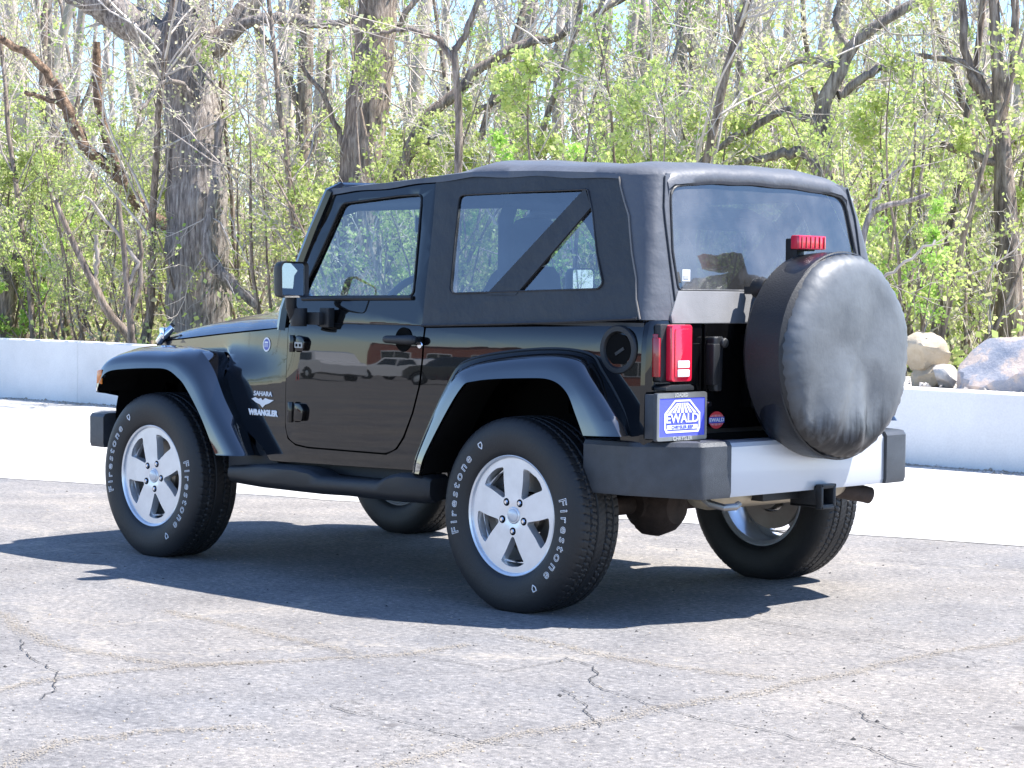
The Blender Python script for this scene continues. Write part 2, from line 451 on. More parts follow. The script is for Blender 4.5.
# ------------------------------------------------------------ trees
class TM:
    """fast numpy collector for tapered tubes and leaf quads"""
    def __init__(s): s.v = []; s.f = []; s.mi = []; s.n = 0
    def tube(s, pts, rs, n, mi=0):
        pts = np.asarray(pts, float); m = len(pts)
        tan = np.gradient(pts, axis=0); tan /= (np.linalg.norm(tan, axis=1)[:, None]+1e-9)
        a = np.array([0, 0, 1.]) if abs(tan[0][2]) < .9 else np.array([1., 0, 0])
        x = np.cross(tan, a); x /= (np.linalg.norm(x, axis=1)[:, None]+1e-9)
        for i in range(1, m):
            if x[i] @ x[i-1] < 0: x[i] = -x[i]
        y = np.cross(tan, x)
        ang = np.arange(n)*2*PI/n
        ring = pts[:, None, :]+(x[:, None, :]*np.cos(ang)[None, :, None]+y[:, None, :]*np.sin(ang)[None, :, None])*np.asarray(rs)[:, None, None]
        s.v.append(ring.reshape(-1, 3)); b = s.n
        for i in range(m-1):
            for k in range(n):
                k2 = (k+1) % n
                s.f.append((b+i*n+k, b+i*n+k2, b+(i+1)*n+k2, b+(i+1)*n+k))
        s.mi += [mi]*((m-1)*n); s.n += m*n
    def leaf(s, p, size, R, mi):
        a = R.normal(size=3); a /= np.linalg.norm(a); b = R.normal(size=3); b -= a*(a @ b); b /= np.linalg.norm(b)
        c = p+a*size*.5
        w = size*.36
        q = np.array([p, c+b*w, p+a*size, c-b*w]); s.v.append(q)
        s.f.append((s.n, s.n+1, s.n+2, s.n+3)); s.mi.append(mi); s.n += 4
    def build(s, name, mats, parent=None):
        me = bpy.data.meshes.new(name)
        V = np.concatenate(s.v) if s.v else np.zeros((0, 3))
        me.from_pydata(V.tolist(), [], s.f); me.polygons.foreach_set('material_index', s.mi)
        me.polygons.foreach_set('use_smooth', [True]*len(s.f)); me.update()
        return link_mesh(name, me, mats, parent)

def wander(p0, d0, L, n, R, curl, up=0.0):
    d = np.array(d0, float); d /= np.linalg.norm(d); p = np.array(p0, float); out = [p.copy()]
    for i in range(n):
        d = d+R.normal(size=3)*curl+np.array([0, 0, up]); d /= np.linalg.norm(d)
        p = p+d*L/n; out.append(p.copy())
    return np.array(out)
def side_dir(t, R, ang):
    a = R.normal(size=3); a -= t*(a @ t); a /= np.linalg.norm(a)
    return t*math.cos(ang)+a*math.sin(ang)
def along(pts, t):
    x = t*(len(pts)-1); i = min(int(x), len(pts)-2); f = x-i
    return pts[i]*(1-f)+pts[i+1]*f, (pts[i+1]-pts[i])/np.linalg.norm(pts[i+1]-pts[i])

def twigs(tm, pts, r0, R, n2, L2, n3, leaf, lsize, lm, up=.04, minr=.0035, mi=0):
    for _ in range(n2):
        t = R.uniform(.12, 1.0); p, tan = along(pts, t)
        L = L2*R.uniform(.5, 1.2)*(1.15-t*.5); r = max(minr*1.3, r0*(1-t*.75)*.4)
        q = wander(p, side_dir(tan, R, R.uniform(.5, 1.1)), L, 5, R, .17, up)
        tm.tube(q, np.linspace(r, minr*.7, 6), 3, mi)
        for _ in range(n3):
            t2 = R.uniform(.15, 1.0); p2, tan2 = along(q, t2)
            q2 = wander(p2, side_dir(tan2, R, R.uniform(.4, 1.0)), L*R.uniform(.2, .5), 3, R, .2, up*.7)
            tm.tube(q2, np.linspace(minr, minr*.5, 4), 3, mi)
            for _ in range(R.poisson(leaf)):
                tm.leaf(q2[R.randint(1, 4)]+R.normal(size=3)*lsize*.6, lsize*R.uniform(.6, 1.3), R, lm)
        for _ in range(R.poisson(leaf*1.3)):
            tm.leaf(q[R.randint(2, 6)]+R.normal(size=3)*lsize*.6, lsize*R.uniform(.6, 1.3), R, lm)

def make_tree(name, seed, H, r0, nb, leaf, lsize, mats_tr, lean=.03, start=.12, up=.05, n2=7, n3=5, spread=.34, ang=(.45, 1.0), stems=1, lm=1):
    R = np.random.RandomState(seed)
    root = empty(name); tr = TM(); cr = TM()
    for s_ in range(stems):
        d0 = np.array([R.normal()*.16, R.normal()*.16, 1]) if stems == 1 else np.array([R.normal()*.28, R.normal()*.28, 1])
        hh = H*(1 if s_ == 0 else R.uniform(.6, .95)); rr = r0*(1 if s_ == 0 else R.uniform(.5, .9))
        pts = wander(R.normal(size=3)*np.array([.12, .12, 0])*(stems > 1)-np.array([0, 0, .15]), d0, hh, 14, R, .065 if stems == 1 else .07, .02)
        rs = rr*(1-np.linspace(0, 1, 15)*.82); rs[0] *= 1.35; rs[1] *= 1.06
        tr.tube(pts, rs, 10)
        for i in range(max(3, nb//stems)):
            t = start+(1-start)*R.uniform()**.9; p, tan = along(pts, t)
            L = hh*spread*R.uniform(.5, 1.15)*(1.1-t*.7); r = rr*(1-t*.82)*R.uniform(.28, .5)
            q = wander(p, side_dir(tan, R, R.uniform(*ang)), L, 8, R, .13, up)
            cr.tube(q, np.linspace(r, max(.005, r*.2), 9), 5)
            twigs(cr, q, r, R, n2, L*.42, n3, leaf, lsize, lm)
    tr.build('trunk', mats_tr[0], root); cr.build('crown', [mats_tr[1], mats_tr[2]], root)
    return root

def place(o, p, rz=0, sc=1, label=None, group=None, cat=None):
    o.location = p; o.rotation_euler = (0, 0, rz); o.scale = (sc, sc, sc)
    tag(o, label, cat, group)
    return o
RT = random.Random(11)
def wood_z(y): return .52+min(.5, max(0, (-7.1-y)*.04))-.03

protos = []
for i, (H, r0, nb, leaf, ls) in enumerate([(7.5, .040, 24, 2.8, .05), (6.5, .034, 22, 3.6, .047), (8.5, .055, 28, 1.9, .045), (5.5, .03, 20, 4.2, .05), (7.5, .038, 28, 1.9, .04)]):
    protos.append(make_tree('young_tree', 100+i, H, r0, nb, leaf, ls, (m_bark if i % 2 else m_bark2, m_twig if i != 2 else m_twig2, [m_leaf, m_leaf2, m_leaf3, m_leaf, m_leaf3][i])))
shr = []
for i, (H, r0, nb, leaf, ls) in enumerate([(3.0, .028, 26, 5.2, .048), (2.4, .024, 24, 6.0, .05), (3.8, .032, 30, 3.6, .045), (2.8, .026, 30, .7, .04)]):
    shr.append(make_tree('woodland_shrub', 200+i, H, r0, nb, leaf, ls, (m_bark2, m_twig if i != 3 else m_twig2, [m_leaf, m_leaf2, m_leaf, m_leaf3][i]), stems=5, start=.08, n2=6, n3=4, spread=.36))

# first instances moved into place, the others copied
tl = ['slim grey tree with pale green leaves in the woods', 'slim brown tree thick with fresh leaves in the woods', 'tall nearly bare pale-twigged tree in the woods',
      'thin young tree densely clothed in yellow-green leaves', 'thin bare tree with opening buds in the woods']
sl_ = ['bushy yellow-green shrub behind the low white wall', 'dense bright green shrub behind the low white wall', 'tall loose leafy shrub among the woodland trunks', 'tangle of bare twigs behind the low wall']
used = [False]*9
def pt_px(px, dist):
    for _ in range(40):
        p = ground_at(px, dist)
        if p.y < -8.3: break
        dist += .6
    p.z = wood_z(p.y); return p
idx = 0
def put(kind, px, dist, sc=1.0):
    for a, b, dd in ((150, 240, 28), (330, 398, 26), (800, 850, 22), (985, 1030, 21)):
        if a < px < b and dist < dd and (kind < 5 or RT.random() < .6): dist = dd+RT.uniform(.5, 5)
    lst, labs, off, grp = (protos, tl, 0, 'young trees in the woods behind the wall') if kind < 5 else (shr, sl_, 5, 'shrubs under the trees behind the wall')
    i = kind-off
    o = lst[i] if not used[kind] else copy_tree(lst[i])
    used[kind] = True
    place(o, pt_px(px, dist), RT.uniform(0, 2*PI), sc, labs[i], grp, 'tree' if kind < 5 else 'shrub')
    return o
# near to far rows
for k in range(50):
    d = 19+(k/50)**1.2*34
    px = -70+((k*0.6180339) % 1)*1170
    put(RT.choice([0, 1, 2, 3, 4, 4, 2]), px, d, RT.uniform(.8, 1.25))
for k in range(92):
    d = 17.5+(k/92)**1.3*26
    px = -60+((k*0.7548776+.3) % 1)*1150
    kk = RT.choice([5, 6, 7, 5, 7, 8, 8]) 
    put(kk, px, d, RT.uniform(.75, 1.2))

# hand-laid old trees: limbs given as (bearing px, height px, radius px) at a distance
def limb_pts(L, dist):
    out = []; rs = []
    for i, q in enumerate(L):
        dd = dist+(q[3] if len(q) > 3 else 0)
        p = at_dist(q[0], q[1], dd); out.append(np.array(p)); rs.append(q[2]*dd/FPX)
    return out, rs
def old_tree(label, dist, trunk, limbs, mats, seed, leaf=.8, lsize=.055, n2=9, L2=1.1, n3=5, name='old_tree', trunk_twigs=0):
    R = np.random.RandomState(seed)
    base, rs = limb_pts(trunk, dist)
    O = np.array([base[0][0], base[0][1], wood_z(base[0][1])])
    root = empty(name, Vector(O)); tag(root, label, 'tree', None)
    tr = TM(); cr = TM()
    def res(pts, rr, n=5, jit=.0):
        P3 = catmull(pts, n); P3 = np.array([tuple(p) for p in P3]); rr2 = np.interp(np.linspace(0, len(rr)-1, len(P3)), range(len(rr)), rr)
        if jit: P3[1:-1] += R.normal(size=P3[1:-1].shape)*jit
        return P3, rr2
    g = base[0].copy(); g[2] = O[2]-.2
    P3, r3 = res([g]+base, [rs[0]*1.25]+rs, 6)
    # fluted trunk
    tr.tube(P3-O, r3*(1+.05*np.sin(np.arange(len(r3))*1.7)), 20)
    if trunk_twigs: twigs(cr, P3-O, .02, R, trunk_twigs, 1.0, 4, leaf*.6, lsize, 1, up=.0)
    for lb in limbs:
        pts, rr = limb_pts(lb, dist); A, ra = res(pts, rr, 5, .012)
        if rr[0]*FPX/dist > 2.9: tr.tube(A-O, ra, 12)
        else: cr.tube(A-O, ra, 7)
        Ltot = float(np.sum(np.linalg.norm(np.diff(A, axis=0), axis=1)))
        twigs(cr, A-O, ra[0]*.6, R, int(n2*max(.5, Ltot/2)), L2, n3, leaf, lsize, 1)
    tr.build('trunk', mats[0], root); cr.build('crown', [mats[1], mats[2]], root)
    return root
old_tree('massive forked grey trunk behind the front wheel end of the hood', 26.5,
    [(200, 330, 33), (197, 250, 31), (196, 170, 29), (192, 110, 27), (186, 60, 27), (188, 20, 26)],
    [[(180, 66, 22), (150, 38, 20), (115, 12, 17), (85, -5, 15), (30, -40, 12)], [(188, 25, 22), (190, -10, 20), (196, -60, 18), (205, -160, 10)],
     [(205, 60, 12), (235, 25, 11), (262, -10, 9), (300, -60, 6)], [(215, 48, 7, -.3), (250, 22, 6, -.5), (285, 18, 5.5, -.6), (330, 25, 5, -.7), (385, 12, 4, -.8)],
     [(222, 120, 4, -.4), (214, 190, 5, -.5), (208, 250, 6, -.6), (228, 280, 6, -.7), (258, 305, 5, -.8)],
     [(200, 100, 3, -.4), (170, 80, 2.5, -.6), (140, 110, 2, -.8)]],
    (m_bark, m_twig2, m_leaf2), 5, leaf=.9, n2=7, trunk_twigs=46)
old_tree('thick shaggy-barked trunk rising behind the windshield', 24.5,
    [(352, 330, 25), (355, 250, 23), (361, 170, 22), (370, 90, 21), (376, 30, 20), (380, -30, 19)],
    [[(345, 150, 3), (325, 100, 2.5), (300, 60, 2)], [(376, 60, 4), (400, 20, 3), (430, -20, 2.5)]],
    (m_bark2, m_twig2, m_leaf3), 6, leaf=1.0, trunk_twigs=40)
old_tree('broken red-brown snag leaning toward the forked trunk', 27.5,
    [(215, 320, 7), (178, 240, 7), (150, 215, 6.5), (128, 190, 6), (110, 150, 4.5), (100, 110, 5), (97, 75, 4.5), (97, 42, 3.5)],
    [[(130, 192, 5), (112, 172, 5), (88, 150, 5.5), (70, 118, 6), (58, 90, 5), (35, 60, 4), (0, 38, 3.5), (-40, 10, 3)], [(70, 110, 3), (50, 100, 2.5), (25, 92, 2)]],
    (m_barkred, m_twig2, m_leaf2), 7, leaf=.8, n2=5)
old_tree('slanting dark tree with long boughs behind the soft roof', 24,
    [(392, 300, 8), (395, 200, 7), (405, 160, 6.5), (425, 120, 6), (450, 98, 6)],
    [[(450, 98, 5.5), (490, 62, 5), (530, 42, 4.5), (560, 36, 4), (600, 12, 3.5), (650, -15, 3)], [(405, 160, 4), (440, 135, 3.5), (480, 110, 3), (520, 90, 2.5)]],
    (m_bark2, m_twig, m_leaf), 8, leaf=1.6, n2=7)
old_tree('slim forked beige tree above the front of the roof', 20.5,
    [(452, 300, 5), (457, 200, 4.4), (459, 120, 3.8), (454, 50, 3.4)],
    [[(454, 50, 3.5), (470, 25, 3), (483, -10, 3)], [(454, 60, 3.5), (435, 38, 3), (412, 30, 2.5), (380, 32, 2)]],
    (m_bark2, m_twig, m_leaf3), 9, leaf=1.6, n2=8)
old_tree('gnarled leaning tree above the rear of the soft roof', 21,
    [(820, 300, 9), (822, 200, 8), (826, 150, 8), (822, 110, 8), (838, 75, 7), (858, 40, 6), (905, 8, 5), (960, -20, 4)],
    [[(822, 170, 7), (800, 152, 6), (770, 158, 4), (740, 162, 3)], [(838, 95, 5), (862, 80, 4.5), (884, 66, 3.5), (896, 84, 2.5)], [(826, 130, 5), (790, 110, 4), (750, 128, 3.5), (715, 150, 3), (690, 175, 2.5)],
     [(850, 50, 3), (835, 20, 3), (850, -20, 3)], [(842, 70, 4), (800, 60, 3), (760, 85, 2.5)]],
    (m_bark, m_twig, m_leaf), 10, leaf=1.3, n2=7)
old_tree('tall thin-limbed tree near the right edge above the boulders', 20,
    [(1012, 350, 14), (1008, 260, 13), (1003, 160, 9), (998, 80, 6), (994, 0, 5), (992, -50, 5)],
    [[(1003, 150, 5), (985, 100, 5), (965, 60, 4), (962, 0, 4)], [(1004, 170, 4), (960, 150, 4), (930, 138, 3)], [(1003, 120, 4), (1012, 60, 4), (1016, -20, 4)], [(1000, 120, 3.5), (970, 66, 3), (915, 55, 2.5)]],
    (m_bark2, m_twig2, m_leaf3), 12, leaf=.5, n2=9)
old_tree('low arching bare branch right of the spare wheel cover', 17.5,
    [(865, 330, 3), (862, 260, 3), (868, 220, 3.2), (885, 206, 3), (905, 202, 2.6), (930, 194, 2)],
    [[(868, 222, 1.6), (880, 190, 1.4), (905, 160, 1.2)], [(862, 270, 2), (880, 280, 1.8), (905, 262, 1.5), (935, 240, 1.2)]],
    (m_bark, m_twig, m_leaf), 13, leaf=.8, n2=4, L2=.7)
old_tree('mossy multi-stemmed trunk at the far left edge', 29,
    [(4, 345, 9), (8, 300, 8.5), (12, 275, 8), (22, 255, 6), (45, 235, 4)],
    [[(10, 282, 6), (2, 262, 5), (-15, 240, 4)], [(12, 275, 4), (30, 240, 3.5), (52, 200, 3)]],
    (m_bark2, m_twig, m_leaf), 14, leaf=1.5, n2=9)
old_tree('dark upright trunk left of the leaning snag', 30,
    [(26, 345, 5.5), (28, 280, 5), (33, 220, 4.5), (40, 140, 4), (44, 40, 3.5), (45, -30, 3)],
    [[(36, 200, 3), (60, 150, 2.5), (80, 90, 2)]],
    (m_bark2, m_twig, m_leaf), 15, leaf=1.6, n2=9)
old_tree('ivy-grown upright trunk between the edge and the forked trunk', 31,
    [(55, 345, 8), (54, 280, 8), (50, 220, 7.5), (48, 100, 7), (46, 0, 6)],
    [[(50, 180, 3), (75, 130, 2.5), (95, 70, 2)]],
    (m_bark, m_twig, m_leaf2), 16, leaf=2.2, n2=10, trunk_twigs=40)
old_tree('leaning pale pole tree low behind the white wall', 25.5,
    [(132, 342, 4.5), (108, 312, 4.2), (92, 280, 3.8), (72, 240, 3), (55, 200, 2.2)],
    [[(95, 290, 2.5), (97, 262, 2.2), (96, 235, 2)]],
    (m_bark2, m_twig, m_leaf), 17, leaf=1.4, n2=4, L2=.7)
old_tree('dark twin-stemmed young tree beside the hood latch', 25.0,
    [(132, 342, 3.6), (128, 300, 3.2), (124, 250, 2.8), (118, 200, 2.2)],
    [[(130, 320, 3), (141, 280, 2.6), (139, 230, 2.2)], [(128, 285, 2.4), (137, 262, 2.2), (110, 225, 1.8), (84, 196, 1.4)]],
    (m_bark2, m_twig, m_leaf), 18, leaf=1.6, n2=5, L2=.7)
old_tree('hazy grey trunk deep in the woods above the roof middle', 40,
    [(520, 320, 11), (522, 200, 10), (524, 100, 9), (530, 0, 8), (532, -60, 8)], [[(524, 90, 4), (560, 40, 3), (590, -20, 3)]],
    (m_bark, m_twig, m_leaf3), 19, leaf=1.2, n2=9, L2=1.8)
old_tree('grey trunk deep in the woods above the rear window', 38,
    [(608, 320, 10), (606, 200, 9), (602, 100, 8), (606, 0, 7), (608, -60, 7)], [[(602, 110, 4), (640, 50, 3), (670, -20, 3)]],
    (m_bark, m_twig2, m_leaf3), 20, leaf=1.2, n2=9, L2=1.8)
old_tree('brown trunk standing between the forked trunk and windshield', 33,
    [(300, 330, 10), (300, 240, 9), (303, 150, 8), (306, 50, 7.5), (308, -40, 7)], [[(303, 120, 4), (280, 60, 3), (250, 20, 3)], [(303, 170, 4), (325, 110, 3), (330, 50, 3)]],
    (m_bark2, m_twig2, m_leaf3), 21, leaf=1.2, n2=10, L2=1.6)
old_tree('slender grey trunk above the centre of the rear window', 30,
    [(676, 320, 6), (680, 200, 6), (684, 100, 5), (680, 0, 5), (684, -60, 5)], [[(684, 120, 3.5), (720, 60, 3), (745, 0, 3)]],
    (m_bark, m_twig, m_leaf), 22, leaf=1.3, n2=9, L2=1.6)

# dense far wood: a mass of twigs and leaves nobody could count
R = np.random.RandomState(77); far = TM()
for k in range(5200):
    px = R.uniform(-120, 1150); dist = R.uniform(33, 75)
    p = np.array(ground_at(px, dist))
    if p[1] > -14: continue
    z0 = wood_z(p[1]); hmax = 1.2+9*R.beta(1.1, 2.4)
    p[2] = z0+R.uniform(0, hmax)
    L = R.uniform(.8, 2.6)
    q = wander(p, [R.normal()*.5, R.normal()*.5, R.uniform(.3, 1)], L, 4, R, .2, .03)
    far.tube(q, np.linspace(R.uniform(.008, .028), .005, 5), 3, 0)
    for _ in range(int(R.poisson(14)*max(.2, 1-p[2]/8.5))):
        far.leaf(q[R.randint(0, 5)]+R.normal(size=3)*.28, R.uniform(.07, .15), R, 1+(R.uniform() < .35))
for k in range(170):
    px = R.uniform(-120, 1150); dist = R.uniform(35, 80); p = np.array(ground_at(px, dist)); p[2] = wood_z(p[1])-.2
    q = wander(p, [R.normal()*.06, R.normal()*.06, 1], R.uniform(8, 14), 8, R, .05)
    far.tube(q, np.linspace(R.uniform(.05, .2), .03, 9), 6, 0)
tag(far.build('far_woodland', [m_twig, m_leaf, m_leaf3]), 'hazy mass of twigs and spring leaves deep in the woods', 'woodland', kind='stuff')

# ground cover between the trunks
ug = TM(); R = np.random.RandomState(5)
for k in range(15000):
    px = R.uniform(-90, 1120); dist = 17+R.uniform()**1.4*34; p = np.array(ground_at(px, dist))
    if p[1] > -8.0 or (p[1] > -8.6 and p[0] < 5): continue
    p[2] = wood_z(p[1]); h = R.gamma(1.8, .19)
    q = wander(p, [R.normal()*.4, R.normal()*.4, 1], h+.1, 3, R, .2)
    if k % 3 == 0: ug.tube(q, [.005, .004, .003, .002], 3, 0)
    for _ in range(2 if k % 2 else 3): ug.leaf(q[R.randint(1, 4)]+R.normal(size=3)*.05, R.uniform(.05, .10), R, 1+(R.uniform() < .3))
tag(ug.build('undergrowth', [m_twig, m_leaf, m_leaf3]), 'low leafy undergrowth covering the woodland floor', 'undergrowth', kind='stuff')
# ------------------------------------------------------------ car materials
def paint_mat(name='black_gloss_paint', ior=1.55):
    m, N, L, b = new_mat(name)
    b.inputs['Base Color'].default_value = (.003, .003, .0035, 1); b.inputs['Roughness'].default_value = .2; b.inputs['Specular IOR Level'].default_value = .05
    b.inputs['Coat Weight'].default_value = 1.0; b.inputs['Coat Roughness'].default_value = .012; b.inputs['Coat IOR'].default_value = ior
    tc = N.new('ShaderNodeTexCoord'); n = noise(N, L, tc.outputs['Object'], 3.5, 2, .4)
    bp = N.new('ShaderNodeBump'); bp.inputs['Strength'].default_value = .035; bp.inputs['Distance'].default_value = .01
    L.new(n.outputs['Fac'], bp.inputs['Height']); L.new(bp.outputs[0], b.inputs['Coat Normal']); L.new(bp.outputs[0], b.inputs['Normal'])
    return m
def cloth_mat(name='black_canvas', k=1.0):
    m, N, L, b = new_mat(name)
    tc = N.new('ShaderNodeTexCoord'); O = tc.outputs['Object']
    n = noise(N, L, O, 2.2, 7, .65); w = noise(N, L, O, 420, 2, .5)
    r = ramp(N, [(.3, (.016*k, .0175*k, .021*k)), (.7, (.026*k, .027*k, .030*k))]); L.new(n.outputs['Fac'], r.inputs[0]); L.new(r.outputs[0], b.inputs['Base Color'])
    b.inputs['Roughness'].default_value = .5; b.inputs['Specular IOR Level'].default_value = .5
    b.inputs['Sheen Weight'].default_value = .08; b.inputs['Sheen Roughness'].default_value = .4
    n2 = noise(N, L, O, 7, 4, .55)
    h = math_(N, L, 'ADD', math_(N, L, 'MULTIPLY', n2.outputs['Fac'], 1.0), math_(N, L, 'MULTIPLY', w.outputs['Fac'], .03))
    bp = N.new('ShaderNodeBump'); bp.inputs['Strength'].default_value = .5; bp.inputs['Distance'].default_value = .02
    L.new(h, bp.inputs['Height']); L.new(bp.outputs[0], b.inputs['Normal'])
    return m
def glass_mat(name, tint, ior=1.5, rough=0.0, refl=1.0, haze=0.0, bump=0, bs=4):
    m, N, L, b = new_mat(name); N.remove(b); out = N['Material Output']
    t = N.new('ShaderNodeBsdfTransparent'); t.inputs[0].default_value = (*tint, 1)
    g = N.new('ShaderNodeBsdfGlossy'); g.inputs['Roughness'].default_value = rough; g.inputs[0].default_value = (1, 1, 1, 1)
    fr = N.new('ShaderNodeFresnel'); ge = N.new('ShaderNodeNewGeometry')
    iv = N.new('ShaderNodeMapRange'); iv.inputs['To Min'].default_value = ior; iv.inputs['To Max'].default_value = 1/ior
    L.new(ge.outputs['Backfacing'], iv.inputs['Value']); L.new(iv.outputs[0], fr.inputs[0])
    f = math_(N, L, 'MULTIPLY', fr.outputs[0], refl, True)
    mx = N.new('ShaderNodeMixShader'); L.new(f, mx.inputs[0]); L.new(t.outputs[0], mx.inputs[1]); L.new(g.outputs[0], mx.inputs[2])
    last = mx.outputs[0]
    tc = N.new('ShaderNodeTexCoord')
    if haze:
        d = N.new('ShaderNodeBsdfDiffuse'); d.inputs[0].default_value = (.45, .46, .48, 1)
        n = noise(N, L, tc.outputs['Object'], 3, 5, .6); mr = N.new('ShaderNodeMapRange'); mr.inputs['From Min'].default_value = .35; mr.inputs['From Max'].default_value = .7
        mr.inputs['To Min'].default_value = haze*.3; mr.inputs['To Max'].default_value = haze*1.6; L.new(n.outputs['Fac'], mr.inputs['Value'])
        m2 = N.new('ShaderNodeMixShader'); L.new(mr.outputs[0], m2.inputs[0]); L.new(last, m2.inputs[1]); L.new(d.outputs[0], m2.inputs[2]); last = m2.outputs[0]
    if bump:
        n = noise(N, L, tc.outputs['Object'], bs, 3, .5); bp = N.new('ShaderNodeBump'); bp.inputs['Strength'].default_value = bump; bp.inputs['Distance'].default_value = .03
        L.new(n.outputs['Fac'], bp.inputs['Height']); L.new(bp.outputs[0], g.inputs['Normal'])
    L.new(last, out.inputs[0]); return m
def cover_mat():
    m, N, L, b = new_mat('weathered_vinyl')
    tc = N.new('ShaderNodeTexCoord'); O = tc.outputs['Object']
    n = noise(N, L, O, 3, 7, .65)
    mp = N.new('ShaderNodeMapping'); mp.inputs['Scale'].default_value = (30, 30, 3); L.new(O, mp.inputs['Vector'])
    st = noise(N, L, mp.outputs[0], 1, 5, .6)
    sx = N.new('ShaderNodeSeparateXYZ'); L.new(O, sx.inputs[0])
    # chalky weathering over the upper and middle of the rear face, streaking out near its bottom edge
    zz = math_(N, L, 'ADD', sx.outputs['Z'], math_(N, L, 'MULTIPLY', math_(N, L, 'SUBTRACT', st.outputs['Fac'], .5), .30))
    mr = N.new('ShaderNodeMapRange'); mr.inputs['From Min'].default_value = -.33; mr.inputs['From Max'].default_value = -.20; L.new(zz, mr.inputs['Value'])
    my = N.new('ShaderNodeMapRange'); my.inputs['From Min'].default_value = -.05; my.inputs['From Max'].default_value = -.11; L.new(sx.outputs['X'], my.inputs['Value'])
    fac = math_(N, L, 'MULTIPLY', mr.outputs[0], my.outputs[0])
    r = ramp(N, [(.3, (.075, .082, .09)), (.7, (.165, .176, .186))]); L.new(n.outputs['Fac'], r.inputs[0])
    c = mix(N, L, fac, (.008, .009, .012), r.outputs[0]); L.new(c, b.inputs['Base Color'])
    b.inputs['Roughness'].default_value = .40; b.inputs['Specular IOR Level'].default_value = .5
    rr = N.new('ShaderNodeMapRange'); rr.inputs['To Min'].default_value = .33; rr.inputs['To Max'].default_value = .52; L.new(fac, rr.inputs['Value']); L.new(rr.outputs[0], b.inputs['Roughness'])
    nb = noise(N, L, O, 6, 4, .5); ns = noise(N, L, O, 90, 3, .5)
    h = math_(N, L, 'ADD', nb.outputs['Fac'], math_(N, L, 'MULTIPLY', ns.outputs['Fac'], .06))
    bp = N.new('ShaderNodeBump'); bp.inputs['Strength'].default_value = .35; bp.inputs['Distance'].default_value = .02
    L.new(h, bp.inputs['Height']); L.new(bp.outputs[0], b.inputs['Normal'])
    return m
m_paint = paint_mat(); m_flare = paint_mat('flare_gloss_paint', 2.15); m_flare.node_tree.nodes['Principled BSDF'].inputs['Coat Roughness'].default_value = .05; m_cloth = cloth_mat(); m_cloth2 = cloth_mat('sunlit_canvas', 4.2); m_cover = cover_mat()  # lighter canvas copy: sunlight on roof, corners and rear put into its colour
m_plast = P('black_textured_plastic', (.011, .012, .014), .45, bump=.25, bscale=500, var=.15, vscale=5)
m_bump = P('faded_bumper_plastic', (.048, .053, .061), .42, bump=.3, bscale=350, var=.22, vscale=14)
m_flat = P('underbody_black', (.005, .005, .005), .9, var=.3, spec=.1)
m_rubber = P('tyre_rubber', (.012, .0125, .014), .55, bump=.15, bscale=120, var=.18, vscale=8)
m_rimm = P('silver_alloy', (.74, .76, .79), .28, metal=.55, coat=.6, var=.10, vscale=9)
m_steel = P('grey_steel', (.35, .34, .33), .4, metal=.9, var=.2)
m_chrome = P('bright_chrome', (.85, .85, .86), .12, metal=1)
m_disc = P('brake_disc_steel', (.30, .27, .24), .45, metal=.8, var=.2)
m_silver = P('silver_trim', (.60, .62, .65), .28, metal=.25, coat=.6)
m_rust = P('rusty_iron', (.05, .034, .028), .8, var=.4, vscale=12, bump=.5, bscale=40)
m_muff = P('dull_muffler_steel', (.42, .36, .27), .45, metal=.6, var=.2)
m_white = P('white_paint', (.82, .82, .82), .5)
m_blue = P('plate_blue', (.10, .12, .75), .35)
m_navy = P('sticker_navy', (.05, .08, .42), .35)
m_redp = P('sticker_red', (.65, .05, .06), .4)
m_redl = P('red_lens', (.75, .015, .05), .18, coat=.8)
m_redd = P('dark_red_lens', (.30, .004, .01), .2, coat=.8)
m_wlens = P('clear_lens', (.85, .85, .86), .2, coat=.8)
m_amber = P('amber_lens', (.75, .20, .02), .25, coat=.7)
m_seat = P('dark_seat_fabric', (.035, .037, .042), .85, var=.15)
m_inter = P('interior_plastic', (.03, .031, .034), .6)
m_mirror = P('mirror_glass', (.85, .88, .9), .01, metal=1)
m_gold = P('sticker_grey', (.45, .45, .42), .5)
m_seam = P('zip_tape', (.20, .18, .16), .6)
m_glass = glass_mat('side_glass', (.74, .88, .95), 1.55, 0.0, 2.4)
m_wsg = glass_mat('windshield_glass', (.80, .88, .86), 1.5, 0.0, 1.2)
m_vinyl = glass_mat('smoky_side_vinyl', (.40, .45, .55), 1.6, .02, 2.6, .01, .12, 3)
m_vinylr = glass_mat('smoky_rear_vinyl', (.22, .23, .26), 1.6, .05, 1.9, .16, .25, 3)

CAR = empty('off_road_car', (0, 0, 0))
tag(CAR, 'black two-door soft-top off-road car with a covered spare wheel parked on the asphalt', 'car')

# ---- body surface: half width by length, slight barrel by height
def bw(x):
    return interp([(-2, .79), (1.50, .79), (1.62, .776), (1.9, .735), (2.2, .668), (2.6, .585), (2.95, .505), (3.3, .46)], x)
def prof(z): return -.031*(z-.544)**2+.0035-9*max(0, z-1.035)**3
BLO = [(-3, .79), (1.50, .79), (1.62, .785), (1.9, .776), (2.12, .765), (3.3, .70)]
def bwz(x, z):
    k = max(0, min(1, (z-.85)/.17)); k = k*k*(3-2*k); k2 = max(0, min(1, (x-1.96)/.15)); k = max(k, k2*k2*(3-2*k2)) if z > .92 else k
    return bw(x)*k+interp(BLO, x)*(1-k)
def sidef(s, off=0):
    return lambda x, z, d: Vector((x, s*(bwz(x, z)+prof(z)+off-d), z))
UY = lambda z: .772-(z-1.13)*.20       # upper side plane (door frame, soft side)
RX = lambda z: -.61+(z-1.15)*.18       # rear plane of the soft top
